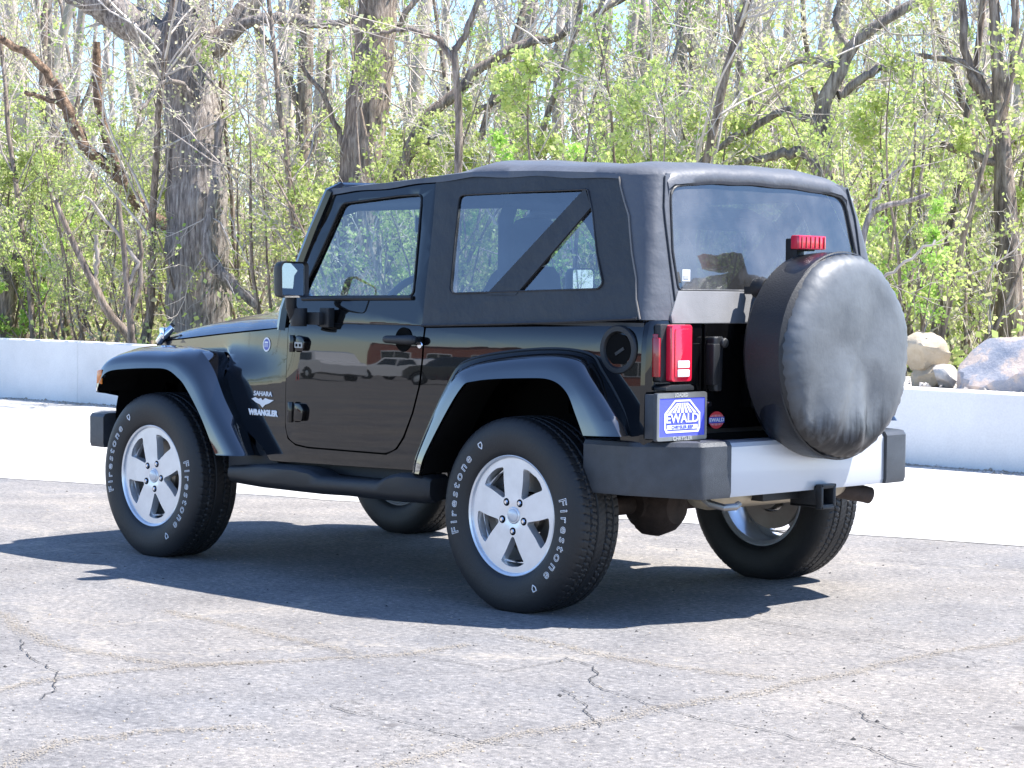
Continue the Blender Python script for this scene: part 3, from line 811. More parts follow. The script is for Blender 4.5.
def upf(s, off=0): return lambda x, z, d: Vector((x, s*(UY(z)+off-d), z))

for s in (1, -1):
    # rear quarter and sill, cowl side
    q = [(-.585, 1.168), (-.585, .60), (-.52, .60), (-.47, .78), (-.40, .93), (-.31, 1.0), (-.18, 1.02), (.10, 1.02), (.27, .985), (.40, .90), (.50, .74), (.575, .52),
         (1.56, .50), (1.66, .50), (1.72, .56), (1.90, .66), (2.02, .80), (2.10, .955), (2.9, .95), (2.92, 1.0), (2.86, 1.012), (2.6, 1.028), (2.2, 1.058), (1.80, 1.085), (1.62, 1.10), (1.548, 1.105)]
    door_notch = [(1.548, .66), (1.528, .605), (1.47, .578), (1.38, .570), (.86, .572), (.79, .60), (.745, .65), (.69, .76), (.65, .88), (.636, 1.0), (.632, 1.125)]
    b = MB(); b.panel(q+door_notch, [], sidef(s), .03, .06, .025)
    b.build('body_side', m_paint, CAR, ang=25)
    # door skin: lower panel following the barrel
    dl = rounded([(.640, 1.128), (.644, 1.0), (.658, .88), (.698, .76), (.752, .655), (.80, .600), (.86, .580), (1.38, .578), (1.47, .586), (1.522, .612), (1.541, .665), (1.541, 1.128)], .02, 3)
    D = None
    b = MB(); b.panel(dl, [], sidef(s, .003), .035, .05, .025)
    D = b.build('door', m_paint, CAR, ang=25)
    # door upper frame with window opening
    outer = rounded([(.640, 1.129), (.672, 1.45), (.700, 1.752), (.944, 1.742), (1.362, 1.722), (1.455, 1.52), (1.528, 1.335), (1.541, 1.129)], [0, 0, .03, 0, .04, 0, .04, 0], 4)
    hole = rounded([(.742, 1.254), (.764, 1.47), (.786, 1.690), (.931, 1.686), (1.303, 1.662), (1.36, 1.53), (1.478, 1.268), (1.440, 1.246)], [.03, 0, .03, 0, .03, 0, .03, .02], 4)
    b = MB(); b.panel(outer, [hole], upf(s, .004), .035, .08, .06)
    b.build('window_frame', m_paint, D, bevel=.004, ang=30)
    rub = MB()
    h2 = [Vector((x, s*(UY(z)+.006), z)) for x, z in hole]; rub.tube(h2+[h2[0]], .004, 6, False)
    rub.tube([Vector((.742, s*(UY(1.25)+.01), 1.246)), Vector((1.47, s*(UY(1.25)+.01), 1.236))], .010, 8)
    rub.build('window_seal', m_plast, D)
    b = MB(); b.mesh([Vector((x, s*(UY(z)-.008), z)) for x, z in hole], [tuple(range(len(hole)))]); b.build('window_glass', m_glass, D, smooth=False)
    # handle: scoop, grip, lock cylinder
    hx, hz = .76, 1.068
    b = MB(); yb = bw(hx)+prof(hz)+.004
    b.lathe([(.0, .003), (.044, .003), (.049, .005), (.053, .000)], 32, 'Y', (hx, 0, hz))
    for v in b.bm.verts: v.co.y = s*(v.co.y+yb)
    b.build('handle_recess', m_flat, D)
    b = MB(); ring = []
    for i, (dx, ry, rz_) in enumerate([(-.115, .010, .012), (-.105, .018, .019), (-.07, .021, .022), (-.02, .018, .019), (.03, .017, .018), (.07, .016, .017), (.088, .012, .013)]):
        ring.append([Vector((hx+dx, s*(yb+.032+ry*math.cos(a)), hz+rz_*math.sin(a))) for a in [2*PI*k/14 for k in range(14)]])
    b.loft(ring, cap=True); b.box((hx-.09, s*(yb+.012), hz), (.03, .03, .026)); b.box((hx+.07, s*(yb+.012), hz), (.02, .03, .02))
    b.build('door_handle', m_plast, D, bevel=.003)
    b = MB(); b.lathe([(0, .004), (.013, .004), (.015, 0)], 20, 'Y', (.656, 0, 1.047))
    for v in b.bm.verts: v.co.y = s*(v.co.y+bw(.66)+prof(1.047)+.004)
    b.build('lock_cylinder', m_chrome, D)
    # hinges
    for zc, hh in ((1.035, .062), (.728, .075)):
        b = MB(); y = bw(1.44)+prof(zc)+.002
        poly = rounded([(1.402, zc-hh*.5), (1.392, zc+hh*.2), (1.415, zc+hh*.55), (1.47, zc+hh*.55), (1.478, zc-hh*.5)], .012, 3)
        b.prism(poly, lambda u, v, d: Vector((u, s*(y+d), v)), 0, .022)
        b.tube([(1.478, s*(y+.022), zc-hh*.6), (1.478, s*(y+.022), zc+hh*.62)], .014, 12)
        b.build('door_hinge', m_paint, D, bevel=.004)
        if zc > .9:
            b = MB(); b.prism(rounded([(1.405, zc-.018), (1.405, zc+.006), (1.458, zc+.009), (1.458, zc-.018)], .006), lambda u, v, d: Vector((u, s*(y+.022+d), v)), 0, .003)
            for sx in (1.402, 1.434): pass
            b.build('hinge_badge', m_gold, D)
            b = MB()
            for sx in (1.419, 1.443): b.box((sx, s*(y+.0265), zc-.006), (.010, .003, .012))
            b.build('hinge_screw', m_flat, D, smooth=False)
    # mirror
    b = MB()
    rings = []
    for x_, k in ((1.40, .60), (1.39, .80), (1.37, .95), (1.345, 1.0), (1.32, 1.0)):
        yc, zc = .925, 1.32
        rr = rounded([(-.078*k, -.078*k), (-.078*k, .066*k), (-.066*k, .078*k), (.066*k, .080*k), (.080*k, .062*k), (.076*k, -.08*k)], .018*k, 3)
        rings.append([Vector((x_, s*(yc+u), zc+v)) for u, v in rr])
    R_ = b.loft(rings); b.face(list(reversed(R_[0])))
    rr = rounded([(-.070, -.070), (-.070, .060), (-.060, .070), (.060, .072), (.072, .056), (.069, -.072)], .016, 3)
    inner = [Vector((1.328-.10*u, s*(.925+u), 1.32+v)) for u, v in rr]
    iv = [b.bm.verts.new(p) for p in inner]
    for k in range(len(iv)): b.face([R_[-1][k], R_[-1][(k+1) % len(iv)], iv[(k+1) % len(iv)], iv[k]])
    # arm
    b.tube([(1.36, s*.915, 1.255), (1.37, s*.905, 1.20), (1.375, s*.875, 1.15)], [.026, .025, .028], 14)
    b.tube([(1.36, s*.87, 1.115), (1.36, s*.87, 1.195)], [.036, .038], 18)
    b.box((1.30, s*.815, 1.15), (.10, .06, .055)); b.box((1.25, s*.80, 1.155), (.06, .035, .085))
    MI = b.build('wing_mirror', m_plast, CAR, bevel=.004)
    b = MB(); b.mesh([p+Vector((.001, 0, 0)) for p in inner], [tuple(range(len(inner)))]); b.build('mirror_glass', m_mirror, MI, smooth=False, recalc=False)
    # tilt mirror glass a little outward handled by geometry
    # side step
    b = MB(); rings = []
    T = [(1.86, .445, .40, .06), (1.845, .470, .39, .10), (1.60, .492, .385, .125), (1.34, .496, .385, .13), (1.24, .488, .385, .13), (1.17, .466, .385, .13), (1.0, .467, .39, .13), (.79, .472, .39, .13), (.72, .500, .39, .13), (.66, .513, .39, .13), (.50, .515, .395, .13), (.475, .50, .40, .11)]
    for x_, zt, zb, wd in T:
        y0 = .785; y1 = .785+wd
        rings.append([Vector((x_, s*y0, zb+.02)), Vector((x_, s*(y1-.035), zb)), Vector((x_, s*(y1-.012), zb+.012)), Vector((x_, s*y1, zb+.035)), Vector((x_, s*(y1-.002), zt-.016)), Vector((x_, s*(y1-.014), zt-.003)), Vector((x_, s*(y1-.03), zt)), Vector((x_, s*y0, zt-.002))])
    b.loft(rings, cap=True); b.build('side_step', m_plast, CAR, ang=40)
    b = MB()
    for x_ in (1.65, 1.1, .6): b.box((x_, s*.73, .43), (.05, .16, .03))
    b.build('step_bracket', m_flat, CAR)
    # flares
    A = [(.545, .785, .50), (.53, .785, .60), (.455, .785, .90), (.33, .785, .995), (-.054, .785, 1.044), (-.309, .785, 1.033), (-.387, .785, .967), (-.499, .785, .825), (-.542, .785, .723)]
    B = [(.592, .895, .52), (.55, .90, .62), (.377, .90, .888), (.231, .90, .974), (-.135, .90, 1.016), (-.315, .90, 1.008), (-.425, .90, .925), (-.535, .90, .811), (-.600, .90, .731)]
    C_ = [(.50, .935, .52), (.455, .935, .62), (.27, .935, .868), (.165, .935, .917), (-.12, .935, .938), (-.255, .935, .934), (-.335, .935, .89), (-.385, .935, .805), (-.425, .935, .728)]
    def flare(A, B, Cc, name, mat, wc, bulge):
        a = catmull(A, 7); bb = catmull(B, 7); c = catmull(Cc, 7); b = MB(); rings = []
        for p, q_, r_ in zip(a, bb, c):
            no = Vector((p.x-wc, 0, p.z-.36)).normalized(); m1 = p.lerp(q_, .45)+no*bulge+Vector((0, bulge*.5, 0))
            # rounded ridge between the top skin and the vertical face
            q1 = q_.lerp(p, .20)+no*bulge*.45; q2 = q_.lerp(r_, .30)+Vector((0, .006, 0)); q3 = r_.lerp(q_, .35)+Vector((0, .004, 0))
            ins = Vector((r_.x, r_.y-.018, r_.z)); ins2 = Vector((r_.x, .70, r_.z))+(Vector((q_.x, .70, q_.z))-Vector((r_.x, .70, r_.z)))*.25
            rg = [Vector((p.x, p.y-.055, p.z-.004)), p, m1, q1, (q1*.25+q_*.5+q2*.25)+Vector((0, .002, 0)), q2, q3, r_, ins, ins2]
            rings.append([Vector((v.x, s*v.y, v.z)) for v in rg])
        b.loft(rings, closed=False)
        o = b.build(name, [mat, m_flat], CAR, ang=38)
        for i_, p_ in enumerate(o.data.polygons): p_.material_index = 1 if i_ % 9 >= 8 else 0
        return o, a, bb, c
    o, a, bb, c = flare(A, B, C_, 'rear_fender_flare', m_flare, 0, .010)
    # rubber bead between flare and body
    b = MB(); b.tube([Vector((p.x, s*(p.y+.001), p.z+.004)) for p in a], .008, 6); b.build('flare_gasket', m_plast, o)
    fA = [(2.93, .60, .70), (2.945, .60, .84), (2.93, .60, .93), (2.80, .60, .962), (2.60, .62, .985), (2.38, .63, .99), (2.22, .68, .985), (2.10, .762, .975), (2.018, .765, .89), (1.934, .77, .744), (1.765, .77, .535), (1.735, .77, .515)]
    fB = [(2.865, .90, .765), (2.862, .905, .81), (2.835, .91, .875), (2.75, .91, .935), (2.60, .91, .958), (2.38, .91, .963), (2.20, .91, .962), (2.10, .91, .922), (2.02, .91, .860), (1.924, .91, .735), (1.745, .91, .545), (1.718, .91, .520)]
    fC = [(2.825, .93, .775), (2.81, .935, .795), (2.77, .935, .85), (2.70, .935, .878), (2.55, .935, .892), (2.38, .935, .90), (2.25, .935, .898), (2.16, .935, .862), (2.097, .935, .816), (1.985, .935, .69), (1.885, .935, .54), (1.867, .935, .518)]
    o, a, bb, c = flare(fA, fB, fC, 'front_fender_flare', m_flare, 2.42, .026)
    b = MB(); b.prism([( -.030, -.04), (.026, -.036), (.030, .032), (-.018, .04)], lambda u, v, d: Vector((2.800+u*.8-.10*(v), s*(.926+d), .845+v*.9)), 0, .008)
    b.build('side_marker', m_amber, o, bevel=.003)
    # wheel wells
    for xc, x0, x1 in ((0, -.56, .58), (2.42, 1.80, 2.93)):
        b = MB(); n = 14; r0 = []
        for y_ in (.765, .42):
            ring = []
            for k in range(n+1):
                a_ = PI*k/n; rx = (x1-x0)/2-.02; cx = (x0+x1)/2
                ring.append(Vector((cx+rx*math.copysign(abs(math.cos(a_))**.6, math.cos(a_)), s*y_, .52+.41*math.sin(a_)**.6)))
            r0.append(ring)
        b.loft(r0, closed=False)
        b.face([b.bm.verts.new(v) for v in r0[1]])
        b.build('wheel_well', m_flat, CAR)
    # windshield pillar/frame side
    b = MB()
    b.tube([(1.605, s*.745, 1.09), (1.60, s*.735, 1.18), (1.545, s*.71, 1.36), (1.47, s*.685, 1.54), (1.395, s*.655, 1.712), (1.385, s*.60, 1.735)], [.042, .040, .036, .034, .033, .03], 8)
    b.build('windshield_pillar', m_paint, CAR)
    # interior side trim behind door (jamb)
    b = MB(); b.box((.63, s*.735, .84), (.05, .07, .56)); b.box((1.56, s*.72, .82), (.05, .09, .55)); b.box((1.1, s*.72, .545), (.95, .11, .06)); b.build('door_jamb', m_flat, CAR)

# ---- rear body, corners
b = MB()
rings = []
zs = [.60, .72, .80, .88, .96, 1.04, 1.10, 1.155, 1.170, 1.172]
for i, z in enumerate(zs):
    yb = .79+prof(z); k = 0 if i < 8 else (.006 if i == 8 else .03)
    pl = [(-.584, yb-k), (-.604, yb-.004-k), (-.618+k*.5, yb-.022-k), (-.622+k*.5, yb-.05), (-.622+k, .50), (-.622+k, .474), (-.60, .472)]
    rings.append([Vector((x, y, z)) for x, y in pl])
b.loft(rings, closed=False); b.build('rear_corner', m_paint, CAR, ang=30)
b = MB(); b.loft([[Vector((p.x, -p.y, p.z)) for p in r] for r in rings], closed=False); b.build('rear_corner', m_paint, CAR, ang=30)
# belt rail where the top clips on, floor, inner walls
b = MB()
for s in (1, -1): b.box((1.76, s*.62, .50), (.05, .30, .20)); b.box((1.2, s*.60, .50), (1.2, .25, .08))
for s in (1, -1): b.box((1.80, s*.760, .480), (.36, .03, .12))
for s in (1, -1): b.box((.02, s*.745, 1.145), (1.20, .05, .03)); b.box((.02, s*.735, 1.05), (1.15, .02, .17))
b.box((-.58, 0, .86), (.03, 1.44, .50)); b.box((.6, 0, .54), (2.3, 1.42, .03)); b.box((1.58, 0, .82), (.03, 1.42, .55))
b.build('inner_tub', m_inter, CAR)
# tailgate
b = MB()
b.panel(rounded([(.466, .745), (.466, 1.158), (-.466, 1.158), (-.466, .745)], .02), [], lambda u, v, d: Vector((-.628-.010*(1-(abs(v-.95)/.21)**2)+d, u, v)), .03, .1, .05)
TG = b.build('tailgate', m_paint, CAR, bevel=0, ang=30)
b = MB(); b.box((-.66, .0, .97), (.06, .36, .30)); b.box((-.655, -.30, 1.06), (.05, .36, .05)); b.box((-.655, -.30, .86), (.05, .36, .05)); b.tube([(-.66, -.47, .82), (-.66, -.47, 1.10)], .018, 10)
b.build('spare_carrier', m_plast, TG, bevel=.006)
b = MB()
b.loft([[Vector((-.652-dx, .425+w*u, z)) for u, dx in ((-1, -.02), (-1, .014), (-.5, .022), (.5, .022), (1, .014), (1, -.02))] for z, w in ((.895, .020), (.905, .024), (.98, .027), (1.05, .027), (1.075, .03), (1.10, .03), (1.108, .024))], cap=True)
b.lathe([(0, -.028), (.017, -.028), (.020, -.022), (.020, 0)], 20, 'X', (-.66, .405, 1.083))
b.box((-.66, .45, 1.0), (.04, .04, .16))
b.build('tailgate_handle', m_plast, TG, bevel=.004)
b = MB(); b.lathe([(0, -.010), (.010, -.010), (.012, 0)], 16, 'X', (-.637, .445, .845)); b.build('tailgate_lock', m_chrome, TG)
b = MB(); b.box((-.60, 0, .665), (.05, 1.46, .12)); b.build('rear_valance', m_flat, CAR)

# tail lights
def tail(s):
    b = MB(); b.prism(rounded([(.598, .935), (.598, 1.157), (.752, 1.157), (.752, .935)], .012), lambda u, v, d: Vector((-.618-d, s*u, v)), 0, .032)
    T = b.build('tail_light', m_plast, CAR, bevel=.004)
    b = MB(); b.prism(rounded([(.600, .938), (.600, 1.155), (.718, 1.155), (.718, .938)], .014), lambda u, v, d: Vector((-.650-d, s*u, v)), 0, .030)
    b.prism(rounded([(.615, .953), (.615, 1.140), (.703, 1.140), (.703, .953)], .01), lambda u, v, d: Vector((-.680-d, s*u, v)), 0, .004)
    b.build('lens', m_redl, T, bevel=.006)
    b = MB(); b.prism([(.737, .965), (.737, 1.12), (.757, 1.12), (.757, .965)], lambda u, v, d: Vector((-.640+d*1.2, s*u, v)), 0, .03)
    b.box((-.628, s*.754, 1.03), (.045, .014, .15)); b.build('side_reflector', m_redd, T, bevel=.003)
    b = MB()
    for z in (.970, 1.004): b.prism(rounded([(.622, z-.014), (.622, z+.014), (.690, z+.014), (.690, z-.014)], .004), lambda u, v, d: Vector((-.684-d, s*u, v)), 0, .004)
    b.build('reversing_lens', m_wlens, T, bevel=.002)
tail(1); tail(-1)
# fuel filler
b = MB()
b.lathe([(.028, -.030), (.060, -.030), (.068, .003), (.072, .010), (.090, .010), (.094, .004), (.094, -.005)], 40, 'Y', (-.469, 0, 1.056))
y0 = .79+prof(1.05)
for v in b.bm.verts: v.co.y += y0
FF = b.build('fuel_filler_surround', m_plast, CAR)
b = MB(); b.lathe([(0, .0), (.030, .0), (.034, -.006), (.034, -.03)], 24, 'Y', (-.475, 0, 1.050)); b.box((-.475, .002, 1.05), (.05, .016, .012), Matrix.Rotation(.5, 3, 'Y'))
for v in b.bm.verts: v.co.y += y0-.006
b.build('fuel_cap', m_plast, FF)
b = MB(); b.mesh([(-.469+.064*math.cos(a), y0+.0015, 1.056+.062*math.sin(a)) for a in [2*PI*k/32 for k in range(32)]], [tuple(range(32))]); b.build('filler_bowl', m_flat, FF, smooth=False)

# licence plate with bracket and lamp
b = MB(); b.prism(rounded([(.515, .712), (.515, .897), (.808, .897), (.808, .712)], .008), lambda u, v, d: Vector((-.668-d, u, v)), 0, .016)
b.box((-.640, .70, .805), (.055, .19, .17))
PB = b.build('plate_bracket', m_bump, CAR, bevel=.003)
b = MB(); fr_o = rounded([(.517, .714), (.517, .895), (.806, .895), (.806, .714)], .008); b.panel(fr_o, [[(.529, .730), (.529, .876), (.794, .876), (.794, .730)]], lambda u, v, d: Vector((-.6845-d, u, v)), .004); b.build('plate_frame', m_steel, PB, smooth=False)
b = MB(); b.box((-.6855, .661, .803), (.002, .268, .148)); LP = b.build('licence_plate', m_blue, PB, smooth=False)
b = MB(); pl = rounded([(.590, .905), (.590, .918), (.61, .926), (.72, .926), (.755, .916), (.755, .904)], .004)
b.prism(pl, lambda u, v, d: Vector((-.622-d, u, v)), 0, .062); b.build('plate_lamp', m_plast, CAR, bevel=.005)

# writing -------------------------------------------------------
def text_mesh(txt, size, extrude=0.001, outline=0, align='CENTER', sx=1.0, space=1.0, bold=0):
    c = bpy.data.curves.new('t', 'FONT'); c.body = txt; c.size = size; c.align_x = align; c.align_y = 'CENTER'; c.space_character = space; c.offset = bold
    if outline: c.fill_mode = 'NONE'; c.bevel_depth = outline; c.bevel_resolution = 0; c.resolution_u = 3
    else: c.extrude = extrude; c.resolution_u = 3
    o = bpy.data.objects.new('t', c); COL.objects.link(o)
    dg = bpy.context.evaluated_depsgraph_get(); dg.update()
    me = bpy.data.meshes.new_from_object(o.evaluated_get(dg)); bpy.data.objects.remove(o); bpy.data.curves.remove(c)
    V = [(v.co.x*sx, v.co.y, v.co.z) for v in me.vertices]; F = [tuple(p.vertices) for p in me.polygons]; bpy.data.meshes.remove(me)
    return V, F
def put_text(name, txts, f, mat, parent):
    """txts: list of (text,size,u,v,sx,outline,extrude); f maps u,v,w to a point"""
    b = MB()
    for t, sz, u, v, sx, ol, ex in txts:
        V, F = text_mesh(t, sz, ex, ol, 'CENTER', sx, 1.0, sz*.018); b.mesh([f(u+x, v+y, w) for x, y, w in V], F)
    return b.build(name, mat, parent, smooth=False)
# plate: seen from behind, reading left to right means decreasing y
pf = lambda u, v, w: Vector((-.6880-w, .661-u, .803+v))
b = MB()
hexo = [(-.095, -.060), (-.105, -.045), (-.105, .015), (-.045, .066), (.045, .066), (.105, .015), (.105, -.045), (.095, -.060)]
hexi = [(-.086, -.052), (-.096, -.040), (-.096, .011), (-.041, .059), (.041, .059), (.096, .011), (.096, -.040), (.086, -.052)]
n = len(hexo); V = [pf(u, v, 0) for u, v in hexo]+[pf(u, v, 0) for u, v in hexi]
b.mesh(V, [(k, (k+1) % n, n+(k+1) % n, n+k) for k in range(n)])
for k in range(7):   # rays
    t0, t1 = (k+.12)/7, (k+.80)/7
    b.mesh([pf(-.088+.176*t0, .016, 0), pf(-.088+.176*t1, .016, 0), pf(-.034+.068*t1, .054, 0), pf(-.034+.068*t0, .054, 0)], [(0, 1, 2, 3)])
b.mesh([pf(-.09, -.030, 0), pf(.09, -.030, 0), pf(.09, -.047, 0), pf(-.09, -.047, 0)], [(0, 1, 2, 3)])
b.build('plate_emblem', m_white, PB, smooth=False)
put_text('plate_lettering', [('EWALD', .050, 0, -.006, 1.12, 0, .0008)], pf, m_white, PB)
put_text('plate_small_print', [('CHRYSLER JEEP', .0165, 0, -.0385, 1.15, 0, .0012)], pf, m_blue, PB)
put_text('plate_frame_print', [('CHRYSLER', .022, 0, -.0825, 1.1, 0, .001)], lambda u, v, w: Vector((-.6893-w, .661-u, .803+v)), m_gold, PB)
put_text('plate_frame_print', [('LOADED', .02, -.01, .0835, 1.0, 0, .001)], lambda u, v, w: Vector((-.6893-w, .661-u, .803+v)), m_gold, PB)
# round sticker on tailgate
sf = lambda u, v, w: Vector((-.6405-w, .400-u, .780+v))
b = MB()
b.mesh([sf(.046*math.cos(a), .034*math.sin(a), 0) for a in [2*PI*k/32 for k in range(32)]], [tuple(range(32))]); ST = b.build('round_sticker', m_redp, TG, smooth=False)
b = MB(); b.box((-.6412, .400, .780), (.001, .094, .024)); b.build('sticker_band', m_navy, TG, smooth=False)
b = MB()
for k in range(9):
    u = -.034+k*.0085; h = .5*math.sqrt(max(0, .031**2-(u*.74)**2))
    for sg in (1, -1): b.mesh([sf(u-.001, sg*.013, .0012), sf(u+.001, sg*.013, .0012), sf(u+.001, sg*(.013+h*.55), .0012), sf(u-.001, sg*(.013+h*.55), .0012)], [(0, 1, 2, 3)])
b.build('sticker_rays', m_white, TG, smooth=False)
put_text('sticker_lettering', [('EWALD', .021, 0, 0, 1.25, 0, .0005)], lambda u, v, w: sf(u, v, w+.0016), m_white, TG)
# badges on cowl side (left and right)
for s in (1, -1):
    bf = lambda u, v, w: Vector((u, s*(bwz(u, v)+prof(v)+.0025+w), v))
    cx = 1.715
    g = lambda u, v, w: bf(cx-s*u, .80+v, w)
    put_text('trim_lettering', [('SAHARA', .030, 0, .0, 1.22, 0, .0015)], g, m_white, CAR)
    g2 = lambda u, v, w: bf(1.712-s*u, .713+v, w)
    put_text('model_lettering', [('WRANGLER', .0345, 0, 0, 1.15, .0022, 0), ('WRANGLER', .0345, 0, 0, 1.15, 0, .001)], g2, m_white, CAR)
    b = MB()
    wing = [(-.085, .012), (-.055, .020), (-.03, .013), (-.012, .018), (.0, .008), (.02, .019), (.05, .013), (.085, .012), (.05, -.004), (.02, -.012), (.0, -.026), (-.02, -.012), (-.05, -.004)]
    loops = [[Vector((u, v, 0)) for u, v in wing]]
    vs = [g(u, v-.037, .001) for u, v in wing]
    b.mesh(vs, [tuple(t) for t in tessellate_polygon(loops)]); b.build('dune_emblem', m_white, CAR, smooth=False)
    g3 = lambda u, v, w: bf(1.722-s*u, 1.025+v, w)
    b = MB(); b.mesh([g3(.033*math.cos(a), .033*math.sin(a), 0) for a in [2*PI*k/28 for k in range(28)]], [tuple(range(28))]); rbd = b.build('round_badge', m_white, CAR, smooth=False)
    b = MB(); b.mesh([g3(.025*math.cos(a), .025*math.sin(a), .0012) for a in [2*PI*k/28 for k in range(28)]], [tuple(range(28))]); b.build('badge_disc', m_navy, rbd, smooth=False)
    b = MB()
    for k in range(5): b.mesh([g3(x, y, .002) for x, y in ((-.016+k*.007, -.012), (-.013+k*.007, -.012), (-.013+k*.007, .004), (-.016+k*.007, .004))], [(0, 1, 2, 3)])
    b.mesh([g3(x, y, .002) for x, y in ((-.018, .006), (.018, .006), (.012, .014), (-.012, .014))], [(0, 1, 2, 3)])
    b.build('badge_mark', m_white, rbd, smooth=False)

# ---- hood, grille, front
b = MB(); rings = []
hz_ = [(1.62, 1.195), (1.8, 1.197), (2.1, 1.190), (2.3, 1.175), (2.5, 1.152), (2.65, 1.128), (2.78, 1.093), (2.87, 1.045), (2.90, 1.005)]
he_ = [(1.62, 1.100), (2.2, 1.060), (2.6, 1.030), (2.86, 1.014), (2.91, .985)]
for i in range(31):
    x = 1.62+i*(2.905-1.62)/30; zc = interp(hz_, x); ze = interp(he_, x)+.004; w = bw(x)+.004; ring = []
    for j in range(-14, 15):
        u = j/14; a = abs(u)
        zz = ze+(zc-ze)*(1-a**3.2) if a > .0 else zc
        zz = ze+(zc-ze)*math.sqrt(max(0, 1-a**4.5))*(.72+.28*(1-min(1, a/.62)**4))
        ring.append(Vector((x, u*w, zz)))
    rings.append(ring)
b.loft(rings, closed=False); H = b.build('hood', m_paint, CAR, ang=40)
for s in (1, -1):
    b = MB()
    b.tube([(2.84, s*(bw(2.8)+.012), 1.008), (2.80, s*(bw(2.8)+.006), 1.045), (2.77, s*(bw(2.8)-.02), 1.085)], [.020, .026, .016], 10)
    b.box((2.80, s*(bw(2.8)+.016), 1.055), (.035, .02, .055))
    b.build('hood_latch', m_chrome, H, bevel=.003)
b = MB(); b.tube([(2.80, .53, 1.03), (2.80, .52, 1.075), (2.79, .50, 1.10)], .012, 8); b.build('latch_strap', m_plast, H)
# cowl
b = MB(); b.loft([[Vector((1.545, y, 1.105+.085*(1-(abs(y)/.78)**4))) for y in np.linspace(-.77, .77, 15)], [Vector((1.618, y, 1.100+.088*(1-(abs(y)/.78)**4))) for y in np.linspace(-.765, .765, 15)]], closed=False); b.build('cowl', m_paint, CAR)
b = MB(); b.box((2.2, 0, .80), (1.25, .84, .30)); b.build('engine_bay', m_flat, CAR)
b = MB()
gy = rounded([(-.50, .62), (-.50, 1.0), (.50, 1.0), (.50, .62)], .05)
slots = [rounded([(-.25+k*.0835-.022, .72), (-.25+k*.0835-.022, .93), (-.25+k*.0835+.022, .93), (-.25+k*.0835+.022, .72)], .018) for k in range(7)]
b.panel(gy, slots, lambda u, v, d: Vector((2.93-(abs(u)/.5)**2*.04-d, u, v)), .04, .1, .1)
G = b.build('grille', m_paint, CAR)
for s in (1, -1):
    b = MB(); b.lathe([(0, .022), (.05, .018), (.085, .006), (.092, -.01)], 32, 'X', (2.915, s*.385, .85)); b.build('headlight', m_wlens, G)
    b = MB(); b.lathe([(0, .015), (.04, .012), (.046, 0)], 24, 'X', (2.905, s*.42, .70)); b.build('turn_signal', m_amber, G)
# windshield
b = MB(); b.tube([(1.40, -.62, 1.728), (1.39, 0, 1.745), (1.40, .62, 1.728)], .032, 8); b.tube([(1.60, -.72, 1.175), (1.61, 0, 1.185), (1.60, .72, 1.175)], .035, 8); b.build('windshield_frame', m_paint, CAR)
b = MB(); b.loft([[Vector((1.605, y, 1.20)) for y in (-.70, -.3, 0, .3, .70)], [Vector((1.405, y, 1.715)) for y in (-.64, -.3, 0, .3, .64)]], closed=False); b.build('windshield', m_wsg, CAR, recalc=False)

# ---- bumpers
def plan_loft(path, z0, z1, name, mat, depth=.10, parent=CAR, bev=.012, ztab=None):
    """path: plan polyline of the outer face; extruded inward by depth"""
    b = MB(); P_ = [Vector(p) for p in path]; rings = []
    for i, p in enumerate(P_):
        t = (P_[min(i+1, len(P_)-1)]-P_[max(i-1, 0)]).normalized(); nrm = Vector((t.y, -t.x))
        za, zb = (z0, z1) if ztab is None else ztab[i]
        q = p-nrm*depth
        rings.append([Vector((p.x+nrm.x*-.006, p.y+nrm.y*-.006, za)), Vector((p.x, p.y, za+.02)), Vector((p.x, p.y, (za+zb)/2)), Vector((p.x, p.y, zb-.02)), Vector((p.x-nrm.x*.01, p.y-nrm.y*.01, zb-.004)), Vector((p.x-nrm.x*.03, p.y-nrm.y*.03, zb)), Vector((q.x, q.y, zb)), Vector((q.x, q.y, za))])
    b.loft(rings, cap=True); return b.build(name, mat, parent, ang=30)
def arc2(pts, r, n=4): 
    q = rounded(pts, r, n); return q
cap_pl = [(-.332, .832), (-.56, .822), (-.798, .668), (-.808, .51)]
cp = []
for i, p in enumerate(cap_pl):
    if i in (1, 2):
        a = Vector(cap_pl[i-1]); b_ = Vector(p); c_ = Vector(cap_pl[i+1]); A_ = b_+(a-b_).normalized()*.022; C2 = b_+(c_-b_).normalized()*.022
        cp += [tuple(A_*(1-t)**2+b_*2*t*(1-t)+C2*t*t) for t in (0, .25, .5, .75, 1)]
    else: cp.append(p)
for s in (1, -1):
    path = [(x, s*y) for x, y in cp]; path = path[::-1] if s < 0 else path
    zt = [(.492, .712) if abs(y) < .75 else (.50, .708) for x, y in path]
    plan_loft(path, .49, .712, 'rear_bumper_cap', m_bump, .11, ztab=zt)
path = [(-.793, .52), (-.797, .3), (-.799, 0), (-.797, -.3), (-.793, -.52)]
RB = plan_loft(path, .492, .705, 'rear_bumper', m_silver, .10)
fpath = [(2.96, -.80), (3.09, -.79), (3.15, -.70), (3.20, -.3), (3.21, 0), (3.20, .3), (3.15, .70), (3.09, .79), (2.96, .80)]
plan_loft(fpath, .485, .655, 'front_bumper', m_bump, .12)

